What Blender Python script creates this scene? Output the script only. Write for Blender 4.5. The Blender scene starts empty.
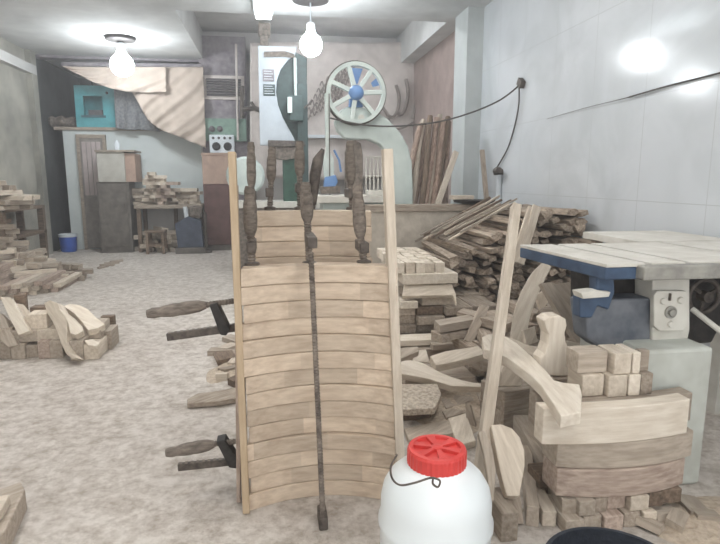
import bpy, math, random
from mathutils import Vector, Matrix
R = random.Random(7)
sc = bpy.context.scene
C = sc.collection
# ------------------------------------------------------------------ camera
FPX, HC = 560.0, 1.25
PITCH, YAW = math.atan(94/560), math.atan(.1607/1.014)
cam = bpy.data.objects.new('camera', bpy.data.cameras.new('camera'))
C.objects.link(cam)
cam.location = (0, 0, HC)
cam.rotation_euler = (math.pi/2 - PITCH, 0, -YAW)
cam.data.sensor_width = 36
cam.data.lens = FPX/720*36
cam.data.clip_end = 60
sc.camera = cam
CR = cam.rotation_euler.to_matrix()
CP = Vector((0, 0, HC))

def ray(px, py):
    return CR @ Vector(((px-360)/FPX, (272-py)/FPX, -1))
def at(px, py, Y):
    "the point of the room at depth Y seen at px, py"
    d = ray(px, py)
    return CP + d*(Y/d.y)
def fl(px, py, z=0.0):
    "the point at height z seen at px, py"
    d = ray(px, py)
    return CP + d*((z-HC)/d.z)
def onplane(px, py, p, n):
    d = ray(px, py)
    return CP + d*((p-CP).dot(n)/d.dot(n))

# ------------------------------------------------------------------ materials
def lin(c):
    return tuple(((v/255)/12.92 if v/255 <= .04045 else ((v/255+.055)/1.055)**2.4) for v in c) + (1,)

def newmat(name):
    m = bpy.data.materials.new(name)
    m.use_nodes = True
    nt = m.node_tree
    return m, nt, nt.nodes['Principled BSDF'], nt.nodes.new, nt.links.new

def mat(name, c1, c2=None, scale=6, rough=.8, metal=0, bump=.15, stretch=(1, 1, 1), detail=6, var=0, lo=.35, hi=.65, coords='Object', spec=.4, bscale=None, segs=0):
    m, nt, b, N, L = newmat(name)
    b.inputs['Roughness'].default_value = rough
    b.inputs['Metallic'].default_value = metal
    b.inputs['Specular IOR Level'].default_value = spec
    tc = N('ShaderNodeTexCoord'); mp = N('ShaderNodeMapping')
    mp.inputs['Scale'].default_value = stretch
    oi = N('ShaderNodeObjectInfo')
    L(tc.outputs[coords], mp.inputs['Vector'])
    if coords == 'Object':
        ad = N('ShaderNodeVectorMath'); ad.operation = 'ADD'
        ml = N('ShaderNodeMath'); ml.operation = 'MULTIPLY'; ml.inputs[1].default_value = 37
        L(oi.outputs['Random'], ml.inputs[0]); L(mp.outputs[0], ad.inputs[0]); L(ml.outputs[0], ad.inputs[1])
        vec = ad.outputs[0]
    else:
        vec = mp.outputs[0]
    nz = N('ShaderNodeTexNoise'); nz.inputs['Scale'].default_value = scale; nz.inputs['Detail'].default_value = detail
    nz.inputs['Roughness'].default_value = .62
    L(vec, nz.inputs['Vector'])
    cr = N('ShaderNodeValToRGB')
    cr.color_ramp.elements[0].position = lo; cr.color_ramp.elements[1].position = hi
    cr.color_ramp.elements[0].color = lin(c2 or c1); cr.color_ramp.elements[1].color = lin(c1)
    L(nz.outputs['Fac'], cr.inputs['Fac'])
    col = cr.outputs['Color']
    if var or segs:
        hs = N('ShaderNodeHueSaturation')
        mr = N('ShaderNodeMapRange'); mr.inputs['To Min'].default_value = 1-var; mr.inputs['To Max'].default_value = 1+var*.6
        src = oi.outputs['Random']
        if segs:   # glued lengths of slightly different timber along the piece
            sx = N('ShaderNodeSeparateXYZ'); L(tc.outputs['Object'], sx.inputs[0])
            a1 = N('ShaderNodeMath'); a1.operation = 'MULTIPLY_ADD'; a1.inputs[1].default_value = segs; L(sx.outputs[0], a1.inputs[0]); L(ml.outputs[0], a1.inputs[2])
            fr = N('ShaderNodeMath'); fr.operation = 'FLOOR'; L(a1.outputs[0], fr.inputs[0])
            wn = N('ShaderNodeTexWhiteNoise'); wn.noise_dimensions = '1D'
            L(fr.outputs[0], wn.inputs['W']); src = wn.outputs['Value']
        L(src, mr.inputs['Value']); L(mr.outputs[0], hs.inputs['Value']); L(col, hs.inputs['Color'])
        col = hs.outputs['Color']
    L(col, b.inputs['Base Color'])
    if bump:
        bp = N('ShaderNodeBump'); bp.inputs['Strength'].default_value = bump; bp.inputs['Distance'].default_value = .02
        if bscale:
            n2 = N('ShaderNodeTexNoise'); n2.inputs['Scale'].default_value = bscale; n2.inputs['Detail'].default_value = 5
            L(vec, n2.inputs['Vector']); L(n2.outputs['Fac'], bp.inputs['Height'])
        else:
            L(nz.outputs['Fac'], bp.inputs['Height'])
        L(bp.outputs['Normal'], b.inputs['Normal'])
    return m

def emit(name, c, s):
    m, nt, b, N, L = newmat(name)
    b.inputs['Base Color'].default_value = lin(c)
    b.inputs['Emission Color'].default_value = lin(c)
    b.inputs['Emission Strength'].default_value = s
    return m

G = (2.2, 16, 16)
W_PALE = mat('pale_wood', (216, 205, 190), (190, 177, 160), 3, .78, stretch=G, var=.12)
W_CREAM = mat('cream_wood', (226, 217, 203), (206, 194, 178), 3, .75, stretch=G, var=.06)
W_STAVE = mat('stave_wood', (212, 195, 175), (186, 167, 147), 3, .7, stretch=G, var=.2, segs=3.6)
W_MID = mat('dusty_wood', (188, 176, 162), (158, 146, 132), 3, .85, stretch=G, var=.18)
W_GREY = mat('grey_dusty_wood', (176, 164, 150), (140, 127, 114), 4, .9, stretch=G, var=.2)
W_DARK = mat('aged_brown_wood', (140, 122, 106), (98, 84, 72), 4, .9, stretch=G, var=.22)
W_HEAP = mat('split_wood', (192, 177, 160), (130, 116, 103), 4, .9, stretch=G, var=.32)
W_BARK = mat('bark_strip', (188, 178, 165), (136, 125, 114), 8, .95, stretch=(3, 20, 20), var=.42, bump=.5)
W_YELLOW = mat('yellow_pine', (188, 168, 142), (172, 151, 124), 3, .7, stretch=G)
W_LOG = mat('log_brown', (172, 150, 136), (114, 96, 86), 5, .9, stretch=(3, 12, 12), var=.25, bump=.4)
W_PINK = mat('reddish_wood', (192, 175, 162), (154, 136, 124), 4, .85, stretch=G, var=.16)
W_SAW = mat('sawdust_board', (204, 192, 176), (150, 138, 124), 60, .95, bump=.6, detail=3)
HANDLE = mat('worn_handle_wood', (134, 124, 114), (90, 82, 75), 6, .8, stretch=(4, 14, 14), var=.15, bump=.4)
IRON = mat('old_iron', (112, 104, 97), (72, 66, 62), 30, .6, .5, bump=.3)
IRON_DUSTY = mat('dusty_iron', (142, 132, 122), (88, 80, 74), 25, .8, .2, bump=.4)
IRON_BLACK = mat('black_iron', (64, 61, 59), (44, 42, 41), 30, .6, .3)
CONC = mat('concrete', (196, 188, 176), (172, 164, 152), 9, .9, bump=.35)
PLASTER_L = mat('dingy_plaster', (172, 170, 160), (124, 123, 116), 1.3, .9, bump=.2)
PLASTER_W = mat('blue_white_plaster', (216, 223, 222), (200, 208, 208), 2, .85, bump=.1)
PLASTER_B = mat('brown_plaster', (168, 152, 146), (146, 130, 124), 2.5, .9, bump=.2)
PLASTER_G = mat('grey_plaster', (200, 198, 196), (180, 178, 175), 2, .9, bump=.15)
CEIL = mat('ceiling_plaster', (210, 212, 211), (184, 186, 185), 1.5, .9, bump=.12)
BEAMM = mat('beam_plaster', (204, 204, 202), (182, 182, 180), 2, .9, bump=.1)
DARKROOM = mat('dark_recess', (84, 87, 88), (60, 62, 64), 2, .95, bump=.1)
TEAL = mat('teal_paint', (92, 172, 180), (72, 146, 154), 6, .6)
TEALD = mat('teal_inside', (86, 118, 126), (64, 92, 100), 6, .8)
WHITE = mat('white_paint', (216, 222, 226), (198, 206, 212), 4, .5, bump=.05)
MINT = mat('pale_mint_paint', (206, 216, 212), (184, 196, 192), 5, .55, bump=.08)
GREEN = mat('dark_green_paint', (62, 82, 80), (44, 60, 60), 12, .55)
GREEN2 = mat('bottle_green_paint', (58, 92, 78), (42, 70, 60), 12, .6)
BLUE = mat('saw_blue_paint', (68, 88, 114), (48, 64, 88), 9, .5, lo=.3, hi=.6)
BLUEG = mat('dusty_blue_paint', (116, 120, 126), (82, 88, 98), 9, .75, bump=.2)
BLUEL = mat('bright_blue_paint', (108, 146, 196), (92, 128, 178), 6, .5)
BUCKETB = mat('bucket_blue', (62, 98, 186), (52, 84, 166), 6, .45)
TABLE = mat('dusty_cast_table', (222, 219, 212), (200, 196, 187), 7, .6, bump=.12)
CASTEDGE = mat('cast_grey_edge', (168, 166, 158), (130, 128, 124), 14, .6, .2)
CREAMP = mat('cream_grey_paint', (214, 212, 204), (194, 191, 182), 8, .7)
PEDESTAL = mat('pedestal_paint', (196, 200, 194), (170, 172, 164), 5, .75, bump=.12)
PLASTICW = mat('white_plastic', (232, 238, 240), (222, 229, 232), 3, .32, bump=.02)
RED = mat('red_plastic', (214, 74, 70), (200, 62, 58), 8, .4, bump=.03)
BLACKP = mat('black_rubber', (38, 44, 54), (26, 31, 40), 40, .7, bump=.3)
CLOTH = mat('beige_cloth', (190, 176, 164), (168, 155, 143), 5, .9, bump=.2)
CLOTH2 = mat('grey_pink_cloth', (212, 204, 199), (192, 184, 179), 5, .9, bump=.2)
NET = mat('grey_netting', (140, 142, 144), (104, 106, 110), 26, .95, bump=.4)
LETTER = mat('grey_lettering', (142, 133, 127), (124, 116, 111), 9, .9)
PURPLE = mat('grey_purple_panel', (150, 144, 148), (116, 110, 116), 9, .85, bump=.3)
GRILLE = mat('grille_grey', (112, 108, 110), (88, 84, 86), 20, .7)
GLASSG = mat('green_panel', (132, 160, 146), (108, 132, 120), 7, .7)
BROWNCAB = mat('red_brown_paint', (112, 84, 80), (90, 66, 63), 7, .7)
TANBOX = mat('tan_board', (184, 160, 144), (162, 138, 124), 6, .85)
GREYCAB = mat('grey_locker', (122, 116, 110), (92, 87, 82), 8, .85, bump=.2)
PALECAB = mat('pale_locker', (190, 188, 180), (170, 167, 158), 6, .8)
DOORP = mat('pinkish_door', (196, 184, 182), (178, 166, 164), 6, .8)
BOARDG = mat('grey_board', (150, 144, 138), (124, 118, 112), 9, .9)
SLATE = mat('slate_machine', (84, 92, 108), (60, 66, 80), 8, .65)
CABLE = mat('cable', (78, 74, 70), (64, 60, 58), 9, .7)
BLACK = mat('black', (36, 36, 38), None, 9, .6, bump=0)
DUSTY = mat('sawdust', (204, 190, 172), (172, 156, 138), 45, .98, bump=.7, detail=4)

# floor: pale dusty concrete, worn and speckled
def floor_material():
    m, nt, b, N, L = newmat('dusty_floor')
    b.inputs['Roughness'].default_value = .82
    b.inputs['Specular IOR Level'].default_value = .3
    tc = N('ShaderNodeTexCoord')
    n1 = N('ShaderNodeTexNoise'); n1.inputs['Scale'].default_value = .9; n1.inputs['Detail'].default_value = 8; n1.inputs['Roughness'].default_value = .65
    n2 = N('ShaderNodeTexNoise'); n2.inputs['Scale'].default_value = 16; n2.inputs['Detail'].default_value = 8; n2.inputs['Roughness'].default_value = .75
    n3 = N('ShaderNodeTexVoronoi'); n3.inputs['Scale'].default_value = 26
    for n in (n1, n2, n3): L(tc.outputs['Object'], n.inputs['Vector'])
    c1 = N('ShaderNodeValToRGB'); c1.color_ramp.elements[0].position = .3; c1.color_ramp.elements[1].position = .7
    c1.color_ramp.elements[0].color = lin((196, 189, 182)); c1.color_ramp.elements[1].color = lin((215, 209, 202))
    c2 = N('ShaderNodeValToRGB'); c2.color_ramp.elements[0].position = .36; c2.color_ramp.elements[1].position = .6
    c2.color_ramp.elements[0].color = lin((192, 185, 177)); c2.color_ramp.elements[1].color = (1, 1, 1, 1)
    c3 = N('ShaderNodeValToRGB'); c3.color_ramp.elements[0].position = .05; c3.color_ramp.elements[1].position = .16
    c3.color_ramp.elements[0].color = lin((222, 214, 204)); c3.color_ramp.elements[1].color = (1, 1, 1, 1)
    L(n1.outputs['Fac'], c1.inputs['Fac']); L(n2.outputs['Fac'], c2.inputs['Fac']); L(n3.outputs['Distance'], c3.inputs['Fac'])
    mx = N('ShaderNodeMixRGB'); mx.blend_type = 'MULTIPLY'; mx.inputs['Fac'].default_value = .9
    L(c1.outputs[0], mx.inputs['Color1']); L(c2.outputs[0], mx.inputs['Color2'])
    m2 = N('ShaderNodeMixRGB'); m2.blend_type = 'MULTIPLY'; m2.inputs['Fac'].default_value = .6
    L(mx.outputs[0], m2.inputs['Color1']); L(c3.outputs[0], m2.inputs['Color2'])
    L(m2.outputs[0], b.inputs['Base Color'])
    bp = N('ShaderNodeBump'); bp.inputs['Strength'].default_value = .5; bp.inputs['Distance'].default_value = .02
    L(n2.outputs['Fac'], bp.inputs['Height']); L(bp.outputs['Normal'], b.inputs['Normal'])
    return m
FLOORM = floor_material()

# right wall: large glossy pale tiles with thin seams
def tile_material():
    m, nt, b, N, L = newmat('glossy_wall_tile')
    tc = N('ShaderNodeTexCoord'); sx = N('ShaderNodeSeparateXYZ'); L(tc.outputs['Object'], sx.inputs[0])
    def seam(out, period, off, w):
        a = N('ShaderNodeMath'); a.operation = 'ADD'; a.inputs[1].default_value = off+20*period; L(out, a.inputs[0])
        f = N('ShaderNodeMath'); f.operation = 'MODULO'; f.inputs[1].default_value = period; L(a.outputs[0], f.inputs[0])
        c = N('ShaderNodeMath'); c.operation = 'LESS_THAN'; c.inputs[1].default_value = w; L(f.outputs[0], c.inputs[0])
        return c.outputs[0]
    s1 = seam(sx.outputs[1], .64, -3.59, .006); s2 = seam(sx.outputs[2], .70, -1.09, .006)
    mxs = N('ShaderNodeMath'); mxs.operation = 'MAXIMUM'; L(s1, mxs.inputs[0]); L(s2, mxs.inputs[1])
    n1 = N('ShaderNodeTexNoise'); n1.inputs['Scale'].default_value = 1.1; n1.inputs['Detail'].default_value = 8; n1.inputs['Roughness'].default_value = .6; n1.inputs['Distortion'].default_value = 1.2
    L(tc.outputs['Object'], n1.inputs['Vector'])
    c1 = N('ShaderNodeValToRGB'); c1.color_ramp.elements[0].position = .32; c1.color_ramp.elements[1].position = .62
    c1.color_ramp.elements[0].color = lin((194, 200, 204)); c1.color_ramp.elements[1].color = lin((212, 217, 222))
    L(n1.outputs['Fac'], c1.inputs['Fac'])
    mx = N('ShaderNodeMixRGB'); mx.inputs['Color2'].default_value = lin((192, 197, 200))
    L(mxs.outputs[0], mx.inputs['Fac']); L(c1.outputs[0], mx.inputs['Color1']); L(mx.outputs[0], b.inputs['Base Color'])
    rr = N('ShaderNodeMapRange'); rr.inputs['To Min'].default_value = .2; rr.inputs['To Max'].default_value = .1
    L(n1.outputs['Fac'], rr.inputs['Value']); L(rr.outputs[0], b.inputs['Roughness'])
    n2 = N('ShaderNodeTexNoise'); n2.inputs['Scale'].default_value = 4; n2.inputs['Detail'].default_value = 2; L(tc.outputs['Object'], n2.inputs['Vector'])
    bp = N('ShaderNodeBump'); bp.inputs['Strength'].default_value = .06; bp.inputs['Distance'].default_value = .02
    L(n2.outputs['Fac'], bp.inputs['Height']); L(bp.outputs['Normal'], b.inputs['Normal'])
    return m
TILE = tile_material()

# ------------------------------------------------------------------ mesh building
WM = {}
class MB:
    def __init__(s): s.v = []; s.f = []
    def add(s, vs, fs):
        o = len(s.v); s.v += [Vector(v) for v in vs]; s.f += [tuple(i+o for i in f) for f in fs]; return s
    def box(s, c, size, rot=None):
        c = Vector(c); hx, hy, hz = [q/2 for q in size]
        vs = [Vector((x, y, z)) for z in (-hz, hz) for x, y in ((-hx, -hy), (hx, -hy), (hx, hy), (-hx, hy))]
        if rot is not None: vs = [rot @ v for v in vs]
        return s.add([c+v for v in vs], [(3, 2, 1, 0), (4, 5, 6, 7), (0, 1, 5, 4), (1, 2, 6, 5), (2, 3, 7, 6), (3, 0, 4, 7)])
    def b2(s, lo, hi):
        return s.box([(a+b)/2 for a, b in zip(lo, hi)], [abs(b-a) for a, b in zip(lo, hi)])
    def prism(s, pts, ext):
        n = len(pts); ext = Vector(ext); pts = [Vector(p) for p in pts]
        nrm = Vector((0, 0, 0))
        for i in range(n):
            a, b = pts[i], pts[(i+1) % n]; nrm += a.cross(b)
        if nrm.dot(ext) > 0: pts = pts[::-1]
        vs = pts + [p+ext for p in pts]
        return s.add(vs, [tuple(range(n)), tuple(range(2*n-1, n-1, -1))] + [(i, n+i, n+(i+1) % n, (i+1) % n) for i in range(n)])
    def bar(s, a, b, w, t, up=(0, 0, 1)):
        a, b = Vector(a), Vector(b); x = (b-a).normalized(); u = Vector(up)
        y = u.cross(x)
        if y.length < 1e-4: y = Vector((0, 1, 0)).cross(x)
        y.normalize(); z = x.cross(y)
        return s.box((a+b)/2, ((b-a).length, w, t), Matrix((x, y, z)).transposed())
    def tube(s, pts, r, n=8, cap=True):
        pts = [Vector(p) for p in pts]
        rs = r if isinstance(r, (list, tuple)) else [r]*len(pts)
        o = len(s.v); m = len(pts); prev = None
        vs = []; fs = []
        for i, p in enumerate(pts):
            d = (pts[min(i+1, m-1)]-pts[max(i-1, 0)]).normalized()
            if prev is None:
                u = d.cross(Vector((0, 0, 1)))
                if u.length < .05: u = d.cross(Vector((0, 1, 0)))
            else: u = prev - d*prev.dot(d)
            u.normalize(); w = d.cross(u); prev = u
            for k in range(n):
                a = 2*math.pi*k/n
                vs.append(p + (u*math.cos(a)+w*math.sin(a))*rs[i])
        for i in range(m-1):
            for k in range(n):
                fs.append((i*n+k, i*n+(k+1) % n, (i+1)*n+(k+1) % n, (i+1)*n+k))
        if cap: fs += [tuple(range(n-1, -1, -1)), tuple((m-1)*n+k for k in range(n))]
        return s.add(vs, fs)
    def lathe(s, prof, c=(0, 0, 0), n=28, axis='z', ring=False):
        c = Vector(c); vs = []; fs = []; m = len(prof)
        for r, z in prof:
            for k in range(n):
                a = 2*math.pi*k/n
                q = (max(r, 1e-4)*math.cos(a), max(r, 1e-4)*math.sin(a), z)
                if axis == 'y': q = (q[0], -q[2], q[1])
                if axis == 'x': q = (q[2], q[0], q[1])
                vs.append(c+Vector(q))
        for i in range(m-1):
            for k in range(n):
                fs.append((i*n+k, i*n+(k+1) % n, (i+1)*n+(k+1) % n, (i+1)*n+k))
        if ring: fs += [((m-1)*n+k, (m-1)*n+(k+1) % n, (k+1) % n, k) for k in range(n)]
        else: fs += [tuple(range(n-1, -1, -1)), tuple((m-1)*n+k for k in range(n))]
        return s.add(vs, fs)
    def build(s, name, m, parent=None, axis=None, bevel=0, smooth=False, solid=0, sub=0):
        v = s.v
        o = Vector(((min(p.x for p in v)+max(p.x for p in v))/2, (min(p.y for p in v)+max(p.y for p in v))/2, min(p.z for p in v)))
        rot = Matrix.Identity(3)
        if axis is not None:
            x = Vector(axis).normalized(); u = Vector((0, 0, 1)) if abs(x.z) < .9 else Vector((0, 1, 0))
            y = u.cross(x).normalized(); rot = Matrix((x, y, x.cross(y))).transposed()
        inv = rot.transposed()
        me = bpy.data.meshes.new(name)
        me.from_pydata([inv @ (p-o) for p in v], [], s.f); me.update()
        if smooth:
            me.polygons.foreach_set('use_smooth', [True]*len(me.polygons))
        me.materials.append(m)
        ob = bpy.data.objects.new(name, me); C.objects.link(ob)
        world = Matrix.Translation(o) @ rot.to_4x4()
        WM[ob.name] = world
        if parent is not None:
            ob.parent = parent; ob.matrix_basis = WM[parent.name].inverted() @ world
        else: ob.matrix_basis = world
        if bevel:
            md = ob.modifiers.new('bevel', 'BEVEL'); md.width = bevel; md.segments = 2; md.limit_method = 'ANGLE'; md.angle_limit = .7
        if solid:
            md = ob.modifiers.new('solid', 'SOLIDIFY'); md.thickness = solid
        if sub:
            md = ob.modifiers.new('sub', 'SUBSURF'); md.levels = sub; md.render_levels = sub
        if smooth and not sub:
            try: me.set_sharp_from_angle(angle=.7)
            except Exception: pass
        return ob

def tag(o, label, cat, group=None):
    o['label'] = label; o['category'] = cat
    if group: o['group'] = group
    return o
def thing(name, label, cat, loc, group=None):
    o = bpy.data.objects.new(name, None); C.objects.link(o); o.empty_display_size = .1
    o.location = Vector(loc); WM[o.name] = Matrix.Translation(Vector(loc))
    return tag(o, label, cat, group)
def struct(o):
    o['kind'] = 'structure'; return o

def longest(pts):
    best = (0, Vector((1, 0, 0)))
    for i in range(len(pts)):
        for j in range(i):
            d = pts[i]-pts[j]
            if d.length > best[0]: best = (d.length, d)
    return best[1]

def plate(name, m, px, p, n, thick, label=None, cat=None, group=None, parent=None, bevel=.004):
    "a piece whose face lies on the plane through p with normal n; thick is its depth behind that face"
    n = Vector(n).normalized(); p = Vector(p)
    pts = [onplane(x, y, p, n) for x, y in px]
    ob = MB().prism(pts, -n*thick).build(name, m, parent, axis=longest(pts), bevel=bevel)
    if label: tag(ob, label, cat, group)
    return ob
def curve_pts(ctrl, k=5):
    "Catmull-Rom through the control points, closed"
    n = len(ctrl); out = []
    for i in range(n):
        p0, p1, p2, p3 = [Vector(ctrl[(i+j) % n]) for j in (-1, 0, 1, 2)]
        for q in range(k):
            t = q/k
            out.append(.5*((2*p1)+(-p0+p2)*t+(2*p0-5*p1+4*p2-p3)*t*t+(-p0+3*p1-3*p2+p3)*t**3))
    return out
def spline(ctrl, k=6):
    n = len(ctrl); out = []; c = [Vector(q) for q in ctrl]
    for i in range(n-1):
        p0, p1, p2, p3 = c[max(i-1, 0)], c[i], c[i+1], c[min(i+2, n-1)]
        for q in range(k):
            t = q/k
            out.append(.5*((2*p1)+(-p0+p2)*t+(2*p0-5*p1+4*p2-p3)*t*t+(-p0+3*p1-3*p2+p3)*t**3))
    out.append(c[-1]); return out
def strip(center, widths, k=6):
    "outline (2D) of a curved slat that follows center with the given widths"
    n = len(center); c = spline([(x, y, 0) for x, y in center], k); m = len(c)
    up = []; dn = []
    for i, p in enumerate(c):
        d = (c[min(i+1, m-1)]-c[max(i-1, 0)]).normalized(); s = i/(m-1)*(n-1); j = min(int(s), n-2)
        w = widths[j]+(widths[j+1]-widths[j])*(s-j); q = Vector((-d.y, d.x, 0))*w/2
        up.append(p+q); dn.append(p-q)
    return [(p.x, p.y) for p in up+dn[::-1]]

def block(name, m, lo, hi, label, cat, group=None, rz=0, bevel=.004):
    c = Vector([(a+b)/2 for a, b in zip(lo, hi)]); sz = [b-a for a, b in zip(lo, hi)]
    rot = Matrix.Rotation(rz, 3, 'Z'); mb = MB().box(c, sz, rot)
    ax = rot @ Vector((1, 0, 0)) if sz[0] >= sz[1] else rot @ Vector((0, 1, 0))
    return tag(mb.build(name, m, None, axis=ax, bevel=bevel), label, cat, group)
def pblock(name, m, x0, x1, y0, y1, Y, depth, label, cat, group=None, bevel=.004, dz=0):
    "a block whose front face at depth Y spans the given view window"
    a, b = at(x0, y1, Y), at(x1, y0, Y)
    z0 = max(0.0, a.z)
    return block(name, m, (a.x, Y, z0), (b.x, Y+depth, b.z), label, cat, group, bevel=bevel)
def plank(name, m, a, b, w, t, label, cat, group=None, bevel=.003, up=(0, 0, 1)):
    return tag(MB().bar(a, b, w, t, up).build(name, m, None, axis=Vector(b)-Vector(a), bevel=bevel), label, cat, group)

def arc_mb(A, B, sag, thick, z0, h, n=14, d=0):
    A, B = Vector((A[0], A[1], 0)), Vector((B[0], B[1], 0)); x = (B-A); L = x.length; x.normalize()
    nrm = Vector((-x.y, x.x, 0))
    fr = []; bk = []
    for i in range(n+1):
        t = i/n; q = A+x*L*t+nrm*(sag*4*t*(1-t)+d)
        fr.append(q+Vector((0, 0, z0))); bk.append(q+nrm*thick+Vector((0, 0, z0)))
    return MB().prism(fr+bk[::-1], (0, 0, h)), x

# ================================================================== THE SETTING
WR, WL, YF = 2.53, -3.72, -1.6
CZ, WZ = 3.22, 3.7
RX0, RX1, RY0, RY1 = -1.06, WR-.24, 7.35, 10.3   # raised bay of the ceiling at the back
struct(MB().b2((WL-.2, YF, -.1), (WR+.2, 13, 0)).build('floor', FLOORM))
mb = MB().b2((WL-.2, YF, CZ), (WR+.2, RY0, CZ+.15)); mb.b2((WL-.2, RY0, CZ), (RX0, 13, CZ+.15)); mb.b2((RX1, RY0, CZ), (WR+.2, 13, CZ+.15))
mb.b2((RX0, RY1, CZ), (RX1, 13, CZ+.15)); mb.b2((RX0-.2, RY0-.1, WZ), (RX1+.2, RY1+.3, WZ+.1))
for lo, hi in (((RX0-.1, RY0-.1, CZ+.15), (RX0, RY1, WZ)), ((RX1, RY0-.1, CZ+.15), (RX1+.1, RY1, WZ)), ((RX0, RY0-.1, CZ+.15), (RX1, RY0, WZ))): mb.b2(lo, hi)
struct(mb.build('ceiling', CEIL))
struct(MB().b2((WR, YF, 0), (WR+.2, 7.1, WZ)).build('wall_right', TILE))
bpy.data.objects['wall_right'].matrix_basis = Matrix.Identity(4)
for v in bpy.data.objects['wall_right'].data.vertices: v.co += Vector((WR+.1, (YF+7.1)/2, 0))
struct(MB().b2((WR, 7.1, 0), (WR+.2, 13, WZ)).build('wall_right_rear', PLASTER_B))
struct(MB().b2((WL-.2, YF, 0), (WL, 10.05, CZ)).build('wall_left', PLASTER_L))
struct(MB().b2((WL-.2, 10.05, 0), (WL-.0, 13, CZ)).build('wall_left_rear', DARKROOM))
struct(MB().b2((WL-.2, 13, 0), (WR+.2, 13.15, CZ)).build('wall_back', PLASTER_G))
YB = 10.25    # wall behind the machines
pl = at(207, 200, 10.55)
struct(MB().b2((pl.x-.03, 10.3, 0), (WR, 10.5, WZ)).build('wall_machine', PLASTER_G))
# partition of the small back room, its plank door and loft
pa = at(66, 130, 10.55); pz = pa.z
PX0 = at(72, 243, 10.55).x
mb = MB().b2((PX0, 10.55, 0), (pl.x, 10.65, pz)); mb.b2((PX0, 10.65, 0), (PX0+.1, 13, pz))
struct(mb.build('wall_partition', PLASTER_W))
struct(MB().b2((PX0-.12, 10.5, pz), (pl.x, 13, pz+.05)).build('trim_loft', W_GREY))
d0, d1 = at(79, 138, 10.5), at(110, 244, 10.5)
door = struct(MB().b2((d0.x, 10.5, .02), (d1.x, 10.55, d0.z)).build('door_1', BOARDG, None))
mb = MB()
for i in range(4):
    w = (d1.x-d0.x-.06)/4; x0 = d0.x+.03+i*w
    mb.b2((x0+.006, 10.485, .95), (x0+w-.006, 10.5, d0.z-.06))
mb.build('door_panel', DOORP, door)
mb = MB(); mb.b2((d0.x-.05, 10.49, 0), (d0.x, 10.55, d0.z+.06)); mb.b2((d1.x, 10.49, 0), (d1.x+.05, 10.55, d0.z+.06)); mb.b2((d0.x-.05, 10.485, d0.z), (d1.x+.05, 10.55, d0.z+.06))
mb.build('door_frame', W_GREY, door)
MB().b2((d0.x+.03, 10.482, .3), (d1.x-.03, 10.5, .92)).build('lower_panel', BOARDG, door)
# beams along both side walls, across the back, and the pillar on the right
BZ = CZ
struct(MB().b2((WL, YF, 2.86), (WL+.1, 10.0, 3.0)).build('trim_2', BEAMM))
p0, p1 = at(464, 150, 6.66), at(452, 150, 7.1)
mb = MB().b2((p0.x, 6.66, 0), (WR, 7.12, BZ))
struct(mb.build('trim_3', mat('pillar_plaster', (200, 206, 206), (184, 190, 190), 2, .6, bump=.05)))
tb = at(200, 62, 10.2)
struct(MB().b2((WL, 10.22, tb.z), (tb.x, 10.42, CZ)).build('trim_4', PURPLE))
# left pier beside the dark doorway
lp = at(44, 150, 10.05)
struct(MB().b2((WL, 9.85, 0), (lp.x, 10.05, BZ)).build('trim_6', PLASTER_L))
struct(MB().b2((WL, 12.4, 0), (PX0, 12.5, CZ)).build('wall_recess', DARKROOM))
# low concrete wall with a timber on top
q0, q1 = at(380, 212, 5.3), at(492, 212, 5.3)
struct(MB().b2((q0.x-.9, 5.3, 0), (q1.x, 5.5, q0.z)).build('wall_low', CONC))
b0 = at(388, 205, 5.28)
mb = MB().b2((b0.x-.3, 5.28, q0.z), (at(491, 205, 5.28).x, 5.46, b0.z))
tag(mb.build('timber_beam', W_GREY, None, axis=(1, 0, 0), bevel=.006), 'long grey brown timber lying on top of the low concrete wall', 'beam')

# ================================================================== LAMPS
def lamp(px, py, Y, r, s, label):
    p = at(px, py, Y)
    t = thing('pendant_lamp', label, 'lamp', (p.x, p.y, p.z-r*1.3), 'hanging bulbs')
    MB().lathe([(0, -r), (r*.38, -r*.93), (r*.7, -r*.72), (r*.93, -r*.37), (r, 0), (r*.93, r*.37), (r*.7, r*.72), (r*.45, r*.95), (r*.36, r*1.2)], p, 24).build('bulb', emit('lit_bulb', (244, 250, 255), s), t, smooth=True)
    MB().lathe([(r*.36, r*1.2), (r*.38, r*1.25), (r*.36, r*1.8), (r*.15, r*1.95)], p, 16).build('bulb_holder', WHITE, t, smooth=True)
    MB().tube([p+Vector((0, 0, r*1.9)), (p.x, p.y, CZ-.04)], .008, 6).build('cord', WHITE, t)
    MB().lathe([(.1, -.06), (.2, -.045), (.21, -.02), (.21, 0)], (p.x, p.y, CZ), 24).build('ceiling_rose', IRON_BLACK, t)
LAMP_S = 64
lamp(122, 65, 8.81, .16, LAMP_S, 'lit white bulb hanging in front of the pale draped cloth')
lamp(311, 45, 6.6, .125, LAMP_S*1.0, 'lit white bulb hanging between the white saw panel and the big wheel')
# tube fitting running along the ceiling, seen nearly end-on
a, b = fl(263, 2, CZ-.1), fl(263.5, 20, CZ-.1)
t = thing('ceiling_tube_light', 'lit tube light fixed along the ceiling above the white machine panel', 'lamp', (a.x, a.y, CZ-.1))
MB().b2((a.x-.11, a.y-.35, CZ-.05), (a.x+.11, b.y, CZ)).build('housing', WHITE, t)
MB().b2((a.x-.09, a.y-.33, CZ-.1), (a.x+.09, b.y-.02, CZ-.05)).build('diffuser', emit('lit_diffuser', (240, 250, 255), 9), t, bevel=.01)
emit('added_front_fill', (253, 250, 247), 29)
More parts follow.
